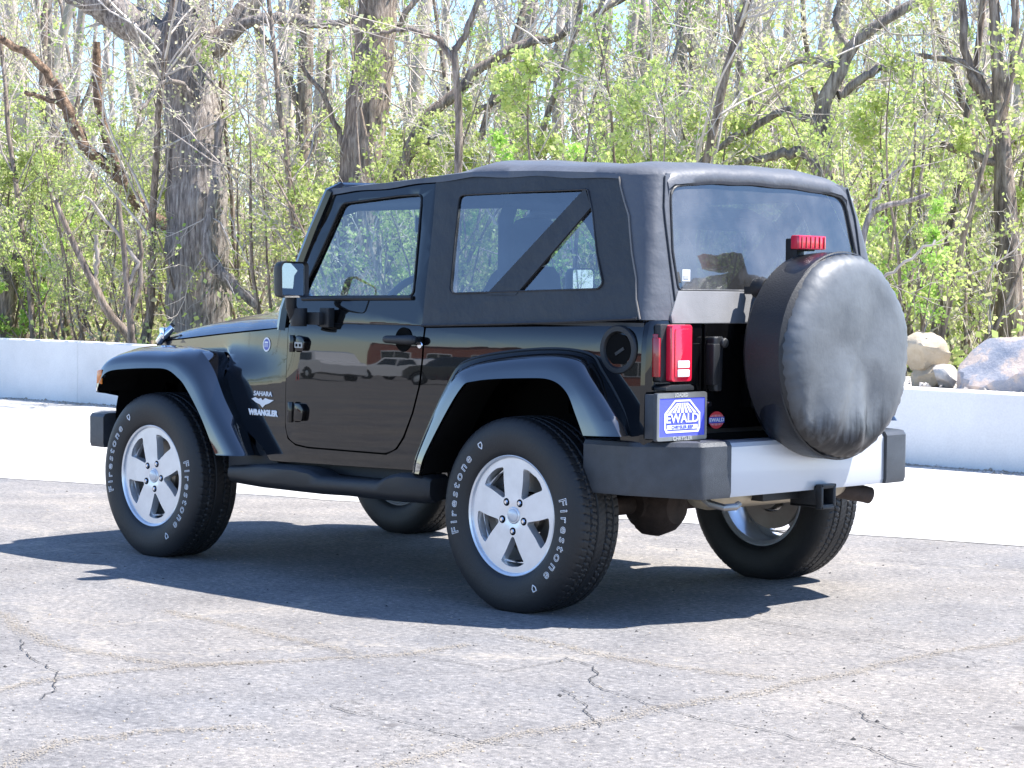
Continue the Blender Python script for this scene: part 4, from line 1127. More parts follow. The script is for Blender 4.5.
# ---- soft top
TOP = None
b = MB()
for s in (1, -1):
    b.mi = 0; so_ = [(.655, 1.128), (.672, 1.45), (.706, 1.755), (.47, 1.762), (.10, 1.755), (-.35, 1.728), (-.40, 1.63), (-.448, 1.519), (-.515, 1.33), (-.560, 1.172), (-.136, 1.155), (.198, 1.138)]
    qw = rounded([(.516, 1.266), (.532, 1.47), (.548, 1.680), (.20, 1.684), (-.190, 1.684), (-.222, 1.62), (-.237, 1.589), (-.29, 1.43), (-.345, 1.31), (-.325, 1.290)], [.03, 0, .03, 0, .01, 0, 0, 0, .02, .02], 4)
    def sf_(x, z, d, s=s): 
        wv = .004*math.sin(x*9+z*4)*math.sin(z*7+1)*(1 if d == 0 else 1)
        return Vector((x, s*(UY(z)+.010-d+wv), z))
    b.panel(so_, [qw], sf_, .006, .08, .08)
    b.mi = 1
    # corner strip to the rear panel
    def xs_(z): return interp([(1.172, -.560), (1.33, -.515), (1.519, -.448), (1.63, -.40), (1.728, -.35)], z)
    rings = []
    for k in range(13):
        z = 1.172+(1.735-1.172)*k/12
        P0 = Vector((xs_(z), UY(z)+.013)); Cc = Vector((RX(z)-.008, UY(z)+.006)); P1 = Vector((RX(z)-.014, .625+.0*(z-1.2)-.03*max(0, z-1.6)/.13)); ring = []
        for j in range(11):
            t = j/10; p = P0*(1-t)**2+Cc*2*t*(1-t)+P1*t*t
            bulge = .010*math.sin(PI*min(1, t*1.0))*math.sin((z-1.17)*5.5)
            ring.append(Vector((p.x-bulge, s*(p.y+bulge), z)))
        ring.append(Vector((P1.x, s*(P1.y-.04), z)))
        rings.append(ring)
    b.loft(rings, closed=False)
# rear panel
ro = [(.64, 1.168), (.648, 1.45), (.60, 1.69), (.57, 1.742), (-.57, 1.742), (-.60, 1.69), (-.648, 1.45), (-.64, 1.168)]
rw = rounded([(.592, 1.288), (.598, 1.44), (.565, 1.690), (.30, 1.722), (0, 1.728), (-.30, 1.722), (-.565, 1.690), (-.598, 1.44), (-.592, 1.288)], [.02, 0, .06, 0, 0, 0, .06, 0, .02], 5)
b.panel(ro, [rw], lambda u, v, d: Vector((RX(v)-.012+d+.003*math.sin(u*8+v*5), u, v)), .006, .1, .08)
# roof skin
ez = [(1.385, 1.728), (1.2, 1.737), (.95, 1.748), (.70, 1.764), (.55, 1.772), (.47, 1.776), (.1, 1.768), (-.20, 1.752), (-.40, 1.742)]
cz = [(1.385, 1.742), (1.2, 1.752), (.95, 1.765), (.70, 1.780), (.60, 1.786), (.51, 1.822), (.45, 1.843), (.36, 1.842), (.22, 1.830), (.1, 1.822), (-.1, 1.812), (-.30, 1.808), (-.40, 1.806), (-.46, 1.797), (-.50, 1.775)]
rings = []
nx = 62
for i in range(nx+1):
    x = 1.392+(-.510-1.392)*i/nx; ze = interp(ez, x) if x > -.40 else 1.742-(-.40-x)*.15; zc = interp(cz, x); wy = UY(ze)+.016
    if x < -.33: wy -= .10*((-.33-x)/.19)**2
    ring = []
    for j in range(-18, 19):
        u = j/18; a = abs(u)
        zz = ze+(zc-ze)*math.sqrt(max(0, 1-a**3.0))
        sag = .010*math.sin(max(0, min(1, (x+.3)/.75))*PI)*(1-a**2) if -.3 < x < .45 else .012*math.sin(max(0, min(1, (x-.5)/.85))*PI)*(1-a**2)
        wr = .0035*math.sin(x*23+u*9)*math.sin(u*5+1.3)*(1 if a < .97 else 0)
        ring.append(Vector((x, u*wy, zz-sag*.5+wr)))
    # drip flap at each edge
    ring = [Vector((x, -wy-.003, ze-.024+.003*math.sin(x*17)))]+ring+[Vector((x, wy+.003, ze-.024+.003*math.sin(x*17)))]
    rings.append(ring)
# roll down at the rear edge
last = rings[-1]
for dx, dz in ((-.018, -.022), (-.024, -.05), (-.015, -.062)):
    rings.append([Vector((p.x+dx, p.y*(1-abs(dx)*.2), max(p.z+dz, 1.70) if abs(p.y) < .52 else p.z+dz*.9)) for p in last])
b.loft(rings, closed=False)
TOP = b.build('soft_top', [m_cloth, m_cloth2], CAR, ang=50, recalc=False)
# bottom sill flap of the rear window
b = MB(); b.panel([(.66, 1.160), (.66, 1.19), (.60, 1.285), (-.60, 1.285), (-.66, 1.19), (-.66, 1.160)], [], lambda u, v, d: Vector((RX(v)-.022+d, u, v)), .012, .1, .04); b.build('window_sill_bar', P('pale_grey_canvas', (.21, .21, .215), .7, var=.15, bump=.2, bscale=300), TOP, bevel=.002)
# seams
for s in (1, -1):
    b = MB()
    b.tube([Vector((x-.004+.007*math.sin(z*31), s*(UY(z)+.018), z)) for x, z in [(-.35, 1.728), (-.372, 1.69), (-.40, 1.63), (-.425, 1.575), (-.448, 1.519), (-.478, 1.43), (-.515, 1.33), (-.54, 1.25), (-.560, 1.175)]], .0035, 6)
    b.build('zip_seam', m_seam, TOP)
for s in (1, -1):
    b = MB()
    b.tube([Vector((x, s*(UY(1.14)+.016), interp([(-.56, 1.178), (-.136, 1.157), (.65, 1.130)], x))) for x in np.linspace(-.56, .65, 12)], .007, 6)
    # strap across the quarter window
    st = [(-.150, 1.690), (-.235, 1.60), (-.215, 1.560), (.115, 1.262), (.30, 1.262), (.20, 1.335)]
    b.prism([(-.175, 1.690), (-.222, 1.612), (.125, 1.262), (.295, 1.262)], lambda u, v, d: Vector((u, s*(UY(v)+.012-d), v)), 0, .012)
    b.build('window_strap', m_cloth, TOP, smooth=False)
for s in (1, -1):
    b = MB(); b.panel(qw, [], lambda x, z, d: Vector((x, s*(UY(z)+.002+.003*math.sin(x*6+z*3)), z)), 0, .1, .1); b.build('quarter_window', m_vinyl, TOP)
b = MB(); b.panel(rw, [], lambda u, v, d: Vector((RX(v)-.008+.004*math.sin(u*7+1)*math.sin(v*9), u, v)), 0, .08, .06); RW = b.build('rear_window', m_vinylr, TOP)
b = MB(); h2 = [Vector((RX(v)-.016, u, v)) for u, v in rw]; b.tube(h2+[h2[0]], .005, 6, False)
for s in (1, -1):
    h2 = [Vector((x, s*(UY(z)+.012), z)) for x, z in qw]; b.tube(h2+[h2[0]], .0035, 6, False)
b.build('window_binding', m_cloth, TOP)
b = MB(); b.box((-.607, .555, 1.345), (.002, .045, .045)); b.build('window_sticker', m_white, RW, smooth=False)
b = MB(); b.box((-.609, .557, 1.338), (.002, .03, .014)); b.build('sticker_print', m_gold, RW, smooth=False)

for s in (1, -1):
    b = MB(); b.tube([Vector((RX(z)-.0185, s*(.622-.03*max(0, z-1.6)/.13), z)) for z in np.linspace(1.19, 1.73, 10)], .0035, 6); b.build('corner_seam', m_cloth, TOP)
b = MB(); b.tube([Vector((.46, y, 1.845-.075*abs(y/.66)**3.2)) for y in np.linspace(-.655, .655, 25)], .005, 6); b.build('roof_seam', m_cloth, TOP)
# ---- interior
def seat(x, y, parent=CAR):
    b = MB(); 
    b.loft([[Vector((x+dx, y+w*u, z)) for u, z in ((-1, .66), (-1, zt-.03), (-.85, zt), (0, zt-.012), (.85, zt), (1, zt-.03), (1, .66))] for dx, w, zt in ((-.02, .22, .82), (.1, .25, .84), (.35, .25, .86), (.47, .235, .84), (.50, .22, .80))], cap=True)
    SE = b.build('seat', m_seat, parent, bevel=.01)
    b = MB(); rings = []
    for k, (z, w, t) in enumerate([(.80, .23, .10), (.95, .25, .11), (1.12, .25, .11), (1.26, .23, .10), (1.35, .19, .085), (1.385, .15, .05)]):
        xx = x-.02-(z-.80)*.28
        rings.append([Vector((xx+t*.5*math.copysign(abs(math.cos(a))**.6, math.cos(a)), y+w*math.copysign(abs(math.sin(a))**.5, math.sin(a)), z)) for a in [2*PI*i/20 for i in range(20)]])
    b.loft(rings, cap=True); b.build('seat_back', m_seat, SE)
    b = MB(); rings = []
    for z, w, t in ((1.385, .09, .05), (1.40, .125, .085), (1.46, .135, .10), (1.53, .13, .095), (1.575, .11, .07), (1.59, .07, .04)):
        xx = x-.02-(z-.80)*.26
        rings.append([Vector((xx+t*.5*math.cos(a), y+w*math.copysign(abs(math.sin(a))**.6, math.sin(a)), z)) for a in [2*PI*i/20 for i in range(20)]])
    b.loft(rings, cap=True); b.tube([(x-.17, y-.05, 1.33), (x-.17, y-.05, 1.42)], .008, 6); b.tube([(x-.17, y+.05, 1.33), (x-.17, y+.05, 1.42)], .008, 6)
    b.build('headrest', m_seat, SE)
seat(.62, .37); seat(.62, -.37)
b = MB(); b.box((-.02, 0, .80), (.40, .84, .14)); b.box((-.24, 0, 1.0), (.12, .84, .36), Matrix.Rotation(-.2, 3, 'Y')); b.build('rear_seat', m_seat, CAR, bevel=.04, seg=3)
b = MB()   # sport bar
for s in (1, -1):
    b.tube([(.33, s*.60, 1.0), (.34, s*.60, 1.2), (.36, s*.58, 1.58), (.37, s*.53, 1.66), (.37, s*.4, 1.685), (.37, 0, 1.69)], .034, 12)
    b.tube([(.37, s*.56, 1.655), (.9, s*.56, 1.66), (1.30, s*.58, 1.66), (1.42, s*.62, 1.62), (1.50, s*.66, 1.40)], .030, 12)
    b.tube([(.36, s*.56, 1.655), (-.02, s*.56, 1.62), (-.12, s*.575, 1.57), (-.42, s*.60, 1.20), (-.46, s*.60, .95)], .030, 12)
b.tube([(-.10, -.56, 1.575), (-.10, .56, 1.575)], .028, 12)
b.build('sport_bar', m_inter, CAR)
b = MB(); b.loft([[Vector((x, y, z)) for x, z in ((1.56, .85), (1.30, .87), (1.27, .95), (1.30, 1.10), (1.38, 1.175), (1.57, 1.175))] for y in (-.70, -.3, 0, .3, .70)], cap=True)
DB = b.build('dashboard', m_inter, CAR, bevel=.012)
b = MB(); sc_ = Vector((1.165, .37, 1.17)); q_ = Matrix.Rotation(-.42, 3, 'Y')
ring = [sc_+q_ @ Vector((0, .185*math.cos(a), .185*math.sin(a))) for a in [2*PI*k/36 for k in range(37)]]
b.tube(ring, .016, 8, False)
for a in (0, PI, -PI/2): b.tube([sc_, sc_+q_ @ Vector((0, .18*math.cos(a), .18*math.sin(a)))], [.03, .016], 8)
b.tube([sc_+q_ @ Vector((-.02, 0, 0)), sc_+q_ @ Vector((.03, 0, 0))], .06, 16); b.tube([sc_, sc_+Vector((.2, 0, -.1))], .03, 10)
b.build('steering_wheel', m_inter, CAR)
b = MB(); b.loft([[Vector((1.43, -.02+u*.13, 1.585+v*.035)) for u, v in ((-1, -1), (-1, 1), (1, 1), (1, -1))], [Vector((1.46, -.02+u*.11, 1.585+v*.028)) for u, v in ((-1, -1), (-1, 1), (1, 1), (1, -1))]], cap=True); b.tube([(1.45, -.02, 1.60), (1.50, -.02, 1.68)], .01, 6)
b.build('rear_view_mirror', m_inter, CAR)

# ---- spare wheel cover + brake light
b = MB()
rp = [(.0, -.148), (.10, -.150), (.20, -.148), (.28, -.144), (.325, -.138), (.352, -.128), (.373, -.112), (.390, -.088), (.400, -.055), (.405, -.015), (.405, .04), (.402, .08), (.392, .11), (.370, .128), (.345, .135), (.30, .137)]
rs_ = np.random.RandomState(4)
seg = 120
b.lathe(rp, seg, 'X')
for v in b.bm.verts:
    y, z = v.co.y, v.co.z; r = math.hypot(y, z); a = math.atan2(z, y)
    if v.co.x < -.10 and r < .37:
        k = min(1, r/.12)*(1-min(1, max(0, (r-.30)/.10)))
        # vertical sagging folds low on the face
        fold = max(0, min(1, (.12-z)/.35))
        v.co.x += k*(.016*fold*math.sin(y*34+z*8+.9)+.007*math.sin(a*3+r*9)+.012*fold*math.sin(y*15-z*6+2))
        v.co.x += .005*math.exp(-((y+.10)**2+(z+.20)**2)/.006)
        v.co.x += .002*(1-min(1, r/.3))
    if r > .3:
        w = .0045*math.sin(a*58+2*math.sin(a*9))*math.exp(-((v.co.x+.105)/.03)**2)+.003*math.sin(a*7+1)
        v.co.y += w*y/r; v.co.z += w*z/r
SC = b.build('spare_wheel_cover', m_cover, CAR, ang=80, recalc=True, weld=.0001); SC.location = (-.862, -.03, 1.034); SC.scale = (1, 1.012, 1.018)
b = MB(); b.lathe([(.401, -.066), (.4065, -.063), (.4065, -.058), (.403, -.055)], 96, 'X'); b.build('cover_seam', m_plast, SC)
b = MB(); b.lathe([(.20, -.11), (.34, -.11), (.385, -.08), (.39, .08), (.35, .12), (.20, .12)], 48, 'X', (-.85, 0, 1.045)); b.build('spare_tyre', m_rubber, CAR)
b = MB(); b.box((-.72, .02, 1.43), (.06, .05, .14)); b.box((-.76, .02, 1.478), (.09, .05, .06)); b.build('brake_light_bracket', m_plast, CAR, bevel=.006)
b = MB(); b.box((-.795, .030, 1.482), (.045, .175, .056)); BL = b.build('high_brake_light', m_redl, CAR, bevel=.006)
for k in range(6):
    b = MB(); b.box((-.819, -.043+k*.029, 1.482), (.004, .004, .046)); b.build('lens_rib', m_redd, BL, smooth=False)
b = MB(); b.lathe([(0, -.03), (.035, -.025), (.045, 0), (.04, .03), (0, .04)], 20, 'X', (-.70, .20, 1.30)); b.box((-.66, .2, 1.29), (.08, .03, .03)); b.build('wiper_pivot', m_plast, CAR)

# ---- wheels
def tyre_mesh():
    RTY = .395; segs = 480
    side = [(.236, .100), (.243, .112), (.262, .121), (.290, .127), (.318, .129), (.340, .127), (.360, .121), (.374, .114), (.383, .107), (.388, .101)]
    nt_ = 41; tread = []
    for j in range(nt_):
        u = -1+2*j/(nt_-1); tread.append((RTY-.0045*abs(u)**4-.0, -u*.098))
    prof_ = side+tread+[(r, -h) for r, h in side[::-1]]
    ns = len(side); V = []
    for i in range(segs):
        a = 2*PI*i/segs; ca, sa = math.cos(a), math.sin(a)
        for j, (r, h) in enumerate(prof_):
            if ns <= j < ns+nt_:
                u = h/.098; au = abs(u)
                zig = .02*math.sin(a*80)
                g = 0
                for gc in (.26, .64):
                    if abs(au-gc+zig*.5) < .035: g = 1
                ph = (a*72/(2*PI)+(.35 if u > 0 else 0)+au*.8) % 1.0
                if au > .72 and ph < .11: g = .5
                if .28 < au < .62 and ((a*96/(2*PI)+u*1.4) % 1.0) < .12: g = max(g, .55)
                if au < .24 and ((a*96/(2*PI)-u*2.2) % 1.0) < .10: g = max(g, .35)
                r = r-.0085*g
            elif j in (ns-1, ns-2, ns+nt_, ns+nt_+1):
                if ((a*72/(2*PI)+(.35 if h > 0 else 0)+.8) % 1.0) < .11: r -= .002
            z = r*sa; z = max(z, -.3845)
            bul = .006*max(0, (-.30-r*sa))/.08 if abs(h) > .09 else 0
            V.append((r*ca, h+math.copysign(bul, h), z))
    m_ = len(prof_); F = []
    for i in range(segs):
        i2 = (i+1) % segs
        for j in range(m_-1): F.append((i*m_+j, i*m_+j+1, i2*m_+j+1, i2*m_+j))
    me = bpy.data.meshes.new('tyre'); me.from_pydata(V, [], F); me.update(); me.shade_smooth(); me.set_sharp_from_angle(angle=rad(35)); return me
def sidewall_text(which):
    b = MB()
    def sw(txt, a_mid, r_mid, size, sx):
        V, F = text_mesh(txt, size, 0, .0012, 'CENTER', sx, 1.45)
        wd = max(v[0] for v in V)-min(v[0] for v in V); V = [(v[0]*.345/wd, v[1], v[2]) for v in V]
        out = []
        for x, y, w in V:
            r = r_mid+y; a = a_mid+x/r_mid
            yy = .1285-.9*max(0, (r-.325))**1.5*.6
            out.append(Vector((r*math.cos(a), yy+w+.0005, r*math.sin(a))))
        b.mesh(out, F)
    for am in (rad((14, 195)[which]),):
        sw('Firestone', am, .311, .055, 1.0)
    return b
def shield_mark(which):
    b = MB()
    for am in (rad((14, 195)[which]),):
        a2 = am+rad(46)
        sh = [(-.009, .013), (.009, .013), (.010, .0), (.0, -.014), (-.010, .0)]
        for k in range(5):
            p, q = sh[k], sh[(k+1) % 5]
            pts = [Vector(((.312+v)*math.cos(a2+u/.312), .1295, (.312+v)*math.sin(a2+u/.312))) for u, v in (p, q)]
            b.tube(pts, .0022, 5)
    return b
def hz_side():
    pass
tyre_me = tyre_mesh(); tyre_me.materials.append(m_rubber)
def rim():
    b = MB()
    # barrel and lip
    b.lathe([(.249, .098), (.247, .108), (.240, .111), (.233, .107), (.229, .098), (.224, .06), (.215, -.09), (.232, -.105), (.246, -.100)], 72, 'Y')
    # spoked face
    def fy(r):   # dish
        return .0975-.010*max(0, 1-r/.055)
    outer = [(.230*math.cos(a), .230*math.sin(a)) for a in [2*PI*k/80 for k in range(80)]]
    holes = []
    for k in range(5):
        a0 = rad(90+36+72*k); 
        def pol(r, da): return (r*math.cos(a0+da), r*math.sin(a0+da))
        h = [pol(.086, -.07), pol(.086, .07)]
        h += [pol(.15, .26), pol(.198, .345)]
        h += [pol(.205, .17), pol(.206, 0), pol(.205, -.17)]
        h += [pol(.198, -.345), pol(.15, -.26)]
        holes.append(rounded(h, .010, 3))
    b.panel(outer, holes, lambda u, v, d: Vector((u, fy(math.hypot(u, v))-d, v)), .038, .03, .03)
    for k in range(5):  # sunk pocket shelf at one edge of each opening
        a0 = rad(90+36+72*k)
        pl = [(r*math.cos(a0+da), r*math.sin(a0+da)) for r, da in ((.208, -.42), (.208, .42), (.192, .38), (.190, 0), (.192, -.38))]
        b.prism(pl, lambda u, v, d: Vector((u, .073-d, v)), 0, .02)
    b.lathe([(.0, .0985), (.030, .0985), (.034, .096), (.036, .085)], 28, 'Y')
    return b
def build_wheel():
    b = MB(); b.lathe([(.0, -.06), (.075, -.06), (.085, .03), (.06, .055), (.0, .055)], 32, 'Y'); b.lathe([(.09, .0), (.165, .0), (.165, -.022), (.09, -.022)], 48, 'Y')
    b.box((.13, -.01, .03), (.07, .08, .15))
    Wh = b.build('wheel', m_disc, CAR)
    t = link_mesh('tyre', tyre_me, [], Wh)
    r = rim().build('rim', m_rimm, Wh, ang=30)
    sidewall_text(0).build('tyre_lettering', m_white, Wh, smooth=False); sidewall_text(1).build('tyre_lettering', m_white, Wh, smooth=False)
    for q in (0, 1): shield_mark(q).build('tyre_emblem', m_white, Wh, smooth=False)
    for k in range(5):
        a = rad(54+72*k+0); c = (.0635*math.cos(a), 0, .0635*math.sin(a))
        b = MB(); b.lathe([(0.0, .0982), (.0160, .0982), (.0165, .060)], 16, 'Y', c); b.build('lug_hole', m_flat, Wh)
        b = MB(); b.lathe([(.0, .104), (.007, .104), (.0105, .100), (.0105, .078)], 6, 'Y', c); b.build('lug_nut', m_chrome, Wh)
    b = MB(); b.lathe([(.0, .1035), (.022, .1035), (.027, .1005), (.028, .09)], 24, 'Y'); b.build('centre_cap', m_silver, Wh)
    return Wh
W0 = build_wheel()
Wp = [(0, .786, .385, 0), (2.423, .786, .385, rad(-10)), (0, -.786, .385, 0), (2.423, -.786, .385, 0)]
def spin(Wh, a):
    for ch in Wh.children:
        if not ch.name.startswith('tyre'): ch.rotation_euler = (0, -a, 0)
for i, (x, y, z, a) in enumerate(Wp):
    if i == 0: w = W0
    else: w = copy_tree(W0, CAR)
    w.location = (x, y, z)
    if y < 0: w.rotation_euler = (0, 0, PI)
    spin(w, a)
    if i >= 0:
        for ch in w.children:
            if 'lettering' in ch.name: ch.rotation_euler = (0, 0, 0)

# ---- underbody
b = MB()
b.tube([(0, -.70, .385), (0, .70, .385)], .04, 14)
b.lathe([(.0, -.16), (.07, -.15), (.125, -.09), (.155, 0), (.125, .09), (.07, .15), (0, .16)], 20, 'Y', (-.02, .06, .385), sc=.82)
b.lathe([(0, -.19), (.08, -.18), (.125, -.13), (.15, -.06), (.15, 0)], 16, 'X', (.0, .06, .375), sc=.85)
for s in (1, -1): b.box((0, s*.50, .44), (.10, .06, .12)); b.tube([(-.06, s*.48, .36), (-.18, s*.44, .60)], .028, 10)
b.tube([(-.12, -.55, .42), (-.12, .35, .47)], .018, 8)
b.build('rear_axle', m_rust, CAR)
b = MB(); b.tube([(2.423, -.70, .385), (2.423, .70, .385)], .038, 12); b.lathe([(.0, -.12), (.10, -.06), (.12, 0), (.10, .06), (0, .12)], 18, 'Y', (2.42, -.2, .37)); b.tube([(2.25, -.6, .42), (2.25, .6, .42)], .02, 8); b.build('front_axle', m_rust, CAR)
b = MB()
for s in (1, -1):
    rings = []
    for x, z in ((-.72, .54), (-.45, .57), (-.15, .66), (.25, .64), (.6, .47), (1.4, .45), (1.9, .48), (2.4, .62), (2.95, .60)):
        rings.append([Vector((x, s*.46+dy, z+dz)) for dy, dz in ((-.03, -.06), (.03, -.06), (.03, .06), (-.03, .06))])
    b.loft(rings, cap=True)
b.box((-.70, 0, .56), (.06, .96, .10)); b.box((.95, 0, .44), (.5, .86, .05)); b.box((1.9, 0, .48), (.08, .9, .1))
b.build('chassis_frame', m_flat, CAR, bevel=.006)
b = MB(); b.box((1.02, .05, .375), (.50, .52, .07)); b.tube([(.1, .05, .38), (.8, 0, .42)], .03, 10); b.tube([(1.3, .1, .42), (2.3, -.2, .40)], .028, 10); b.tube([(.85, -.35, .39), (1.5, -.3, .40), (2.0, -.2, .50)], .032, 10); b.box((.45, 0, .45), (.5, .8, .10))
b.build('gearbox_skid', m_flat, CAR, bevel=.01)
b = MB(); rings = []
for y, k in ((.44, .4), (.42, .85), (.38, 1), (-.40, 1), (-.44, .85), (-.46, .4)):
    rings.append([Vector((-.58+.085*k*math.cos(a), y, .475+.055*k*math.sin(a))) for a in [2*PI*i/24 for i in range(24)]])
b.loft(rings, cap=True)
b.tube([(-.56, -.40, .46), (-.63, -.52, .45), (-.66, -.56, .44), (-.67, -.58, .435)], .030, 14, cap=False)
MF = b.build('muffler', m_muff, CAR)
b = MB(); b.tube([(-.56, -.36, .475), (-.60, -.44, .458), (-.66, -.56, .435), (-.67, -.585, .428)], .036, 16, cap=False); b.build('tail_pipe', m_rust, MF)
b = MB()
b.box((-.66, .02, .475), (.12, .36, .045)); 
for dy, dz, w, h in ((-.038, 0, .012, .088), (.038, 0, .012, .088), (0, .038, .088, .012), (0, -.038, .088, .012)): b.box((-.755, -.075+dy, .465+dz), (.16, w, h))
for dy, dz, w, h in ((-.042, 0, .014, .10), (.042, 0, .014, .10), (0, .044, .10, .012), (0, -.044, .10, .012)): b.box((-.822, -.075+dy, .465+dz), (.03, w, h))
b.build('hitch_receiver', m_plast, CAR, bevel=.003)
b = MB(); b.tube([(-.66, .53, .50), (-.72, .53, .465), (-.775, .51, .452), (-.80, .47, .455), (-.78, .43, .46)], .014, 10); b.build('tow_hook', m_steel, CAR)
# ------------------------------------------------------------ the far side of the lot (seen mirrored in the paint)
m_brick, N, L, b_ = new_mat('red_brick')
tc = N.new('ShaderNodeTexCoord'); mp = N.new('ShaderNodeMapping'); L.new(tc.outputs['Object'], mp.inputs['Vector']); mp.inputs['Rotation'].default_value = (PI/2, 0, 0)
br = N.new('ShaderNodeTexBrick'); br.inputs['Scale'].default_value = 4.4; br.inputs['Color1'].default_value = (.34, .10, .06, 1); br.inputs['Color2'].default_value = (.26, .075, .05, 1); br.inputs['Mortar'].default_value = (.4, .36, .32, 1); br.inputs['Mortar Size'].default_value = .012
L.new(mp.outputs[0], br.inputs['Vector']); L.new(br.outputs[0], b_.inputs['Base Color']); b_.inputs['Roughness'].default_value = .9
m_dglass = P('dark_window', (.03, .04, .05), .05)
m_wcar = P('white_car_paint', (.75, .75, .76), .2, coat=1)
m_dcar = P('dark_car_paint', (.03, .035, .045), .2, coat=1)
BLD = empty('brick_building', (88, 100, 0)); tag(BLD, 'long low red brick building with white roof fascia across the lot', 'building')
b = MB(); b.box((0, 0, 2.6), (42, 9, 5.2)); b.build('wall', m_brick, BLD, smooth=False)
b = MB(); b.box((0, -.1, 5.35), (42.6, 9.6, .3)); b.build('roof', m_wall, BLD, smooth=False)
for k in range(9):
    b = MB(); b.box((-18+k*4.5, -4.53, 1.9), (2.6, .10, 1.9)); w_ = b.build('window', m_white, BLD, smooth=False)
    b = MB(); b.box((-18+k*4.5-.62, -4.59, 1.9), (1.15, .04, 1.7)); b.box((-18+k*4.5+.62, -4.59, 1.9), (1.15, .04, 1.7)); b.build('pane', m_dglass, w_, smooth=False)
def other_car(x, y, rz, mat, label, name='parked_suv'):
    r = empty(name, (x, y, 0)); r.rotation_euler = (0, 0, rz); tag(r, label, 'car')
    side = [(-2.3, .45), (-2.33, .95), (-2.2, 1.10), (-1.95, 1.15), (-1.6, 1.66), (-1.3, 1.72), (.2, 1.70), (.95, 1.14), (2.0, 1.0), (2.28, .80), (2.3, .42), (1.9, .34), (1.83, .55), (1.62, .72), (1.4, .76), (1.15, .70), (.98, .5), (.95, .32), (-.95, .32), (-.98, .5), (-1.2, .72), (-1.4, .76), (-1.65, .72), (-1.83, .55), (-1.87, .34)]
    b = MB(); rings = []
    for yy in (-.92, -.86, .86, .92):
        rings.append([Vector((u, yy*(1-.16*max(0, v-1.1)/.6), v)) for u, v in side])
    R0 = b.loft(rings)
    for rr, rev in ((R0[0], True), (R0[-1], False)):
        tri = tessellate_polygon([[Vector((u, v, 0)) for u, v in side]])
        for t in tri: b.face([rr[i] for i in t])
    b.build('body', mat, r, ang=30)
    for sy in (-1, 1):
        for u0, u1 in ((-1.7, -.62), (-.55, .72)):
            b = MB(); f = lambda u, v: Vector((u, sy*.932*(1-.16*max(0, v-1.1)/.6), v))
            top0 = -1.42 if u0 < -1 else u0; top1 = u1 if u1 < 0 else .12
            b.mesh([f(u0, 1.16), f(u1, 1.16), f(top1, 1.60), f(top0, 1.60)], [(0, 1, 2, 3)]); b.build('side_window', m_dglass, r, smooth=False)
        for ux in (-1.4, 1.4):
            b = MB(); b.lathe([(.18, .10), (.33, .11), (.345, .06), (.345, -.10), (.18, -.11)], 28, 'Y', (ux, sy*.80, .345)); w_ = b.build('wheel', m_rubber, r)
            b = MB(); b.lathe([(0, .10*sy), (.10, .10*sy), (.20, .09*sy), (.21, .10*sy)], 20, 'Y', (ux, sy*.80, .345)); b.build('rim', m_rimm, w_)
    return r
other_car(54.5, 45, rad(8), m_wcar, 'white car parked nearest the corner across the lot')
other_car(69.5, 63, rad(-4), m_wcar, 'white car parked beside the dark one across the lot')
other_car(47.0, 45.5, rad(5), m_dcar, 'dark car parked in front of the brick building')
other_car(62.0, 62, rad(5), m_wcar, 'white car parked third along the brick building')
for i, (x, y) in enumerate([(52.6, 41.2), (51.6, 41.4)]):
    c = MB(); c.lathe([(.0, .75), (.03, .75), (.13, .04), (.20, .04), (.20, 0)], 20, 'Z'); o = c.build('traffic_cone', m_redp); o.location = (x, y, 0)
    tag(o, ['red traffic cone by the front wheel of the white car across the lot', 'red traffic cone standing further from the parked cars'][i], 'traffic cone')
for k, (x, y, sc) in enumerate([(72, 46, 1.2), (78, 40, 1.3), (84, 36, 1.2), (75, 52, 1.3), (92, 30, 1.3), (80, 52, 1.1), (-42, -30, 1.2), (-50, -12, 1.1), (-48, -36, 1.2)]):
    o = copy_tree(protos[k % 5]); place(o, (x, y, 0), k*1.3, sc, 'leafing tree standing across the lot, seen only mirrored in the car', 'trees across the lot', 'tree')
# ------------------------------------------------------------ cracks, sand and grit on the asphalt
m_sand = P('sandy_grit', (.33, .28, .215), .95, var=.25, vscale=40)
m_crack = P('dark_crack', (.045, .042, .040), .95)  # even dark colour for the cracks and some of the loose grit
def gp(px, py):
    D = ray(px, py); t = -CAM[2]/D[2]; p = CAM+t*D; return Vector((p[0], p[1]))
RC = random.Random(9)
def fractal(pts, depth=5, k=.16):
    P_ = [gp(*p) for p in pts]
    for d in range(depth):
        out = [P_[0]]
        for a, b in zip(P_, P_[1:]):
            v = b-a; n = Vector((-v.y, v.x)); out += [(a+b)/2+n*RC.uniform(-k, k), b]
        P_ = out
    return P_
sandy = [[(380, 768), (424, 757), (512, 736), (600, 722), (717, 699), (799, 682), (858, 673), (934, 654), (1024, 638), (1100, 625)], [(506, 636), (600, 655), (670, 667), (775, 679)],
         [(-40, 600), (0, 613), (43, 642), (98, 654), (195, 666), (351, 658), (400, 656), (470, 645)], [(-40, 700), (0, 689), (55, 679), (156, 669), (273, 662)], [(168, 611), (254, 630), (351, 654)],
         [(0, 768), (60, 742), (140, 733), (260, 728)]]
dark = [[(565, 658), (600, 688), (670, 711), (740, 726), (799, 740), (869, 749), (928, 768)], [(730, 612), (834, 635), (934, 654), (1040, 668)], [(330, 705), (400, 722), (470, 741), (540, 748)],
        [(20, 640), (45, 665), (40, 700)], [(560, 690), (585, 705), (600, 728)], [(880, 560), (940, 566), (1030, 572)], [(430, 660), (500, 672), (566, 660)], [(820, 700), (860, 712), (905, 735)]]
b = MB()
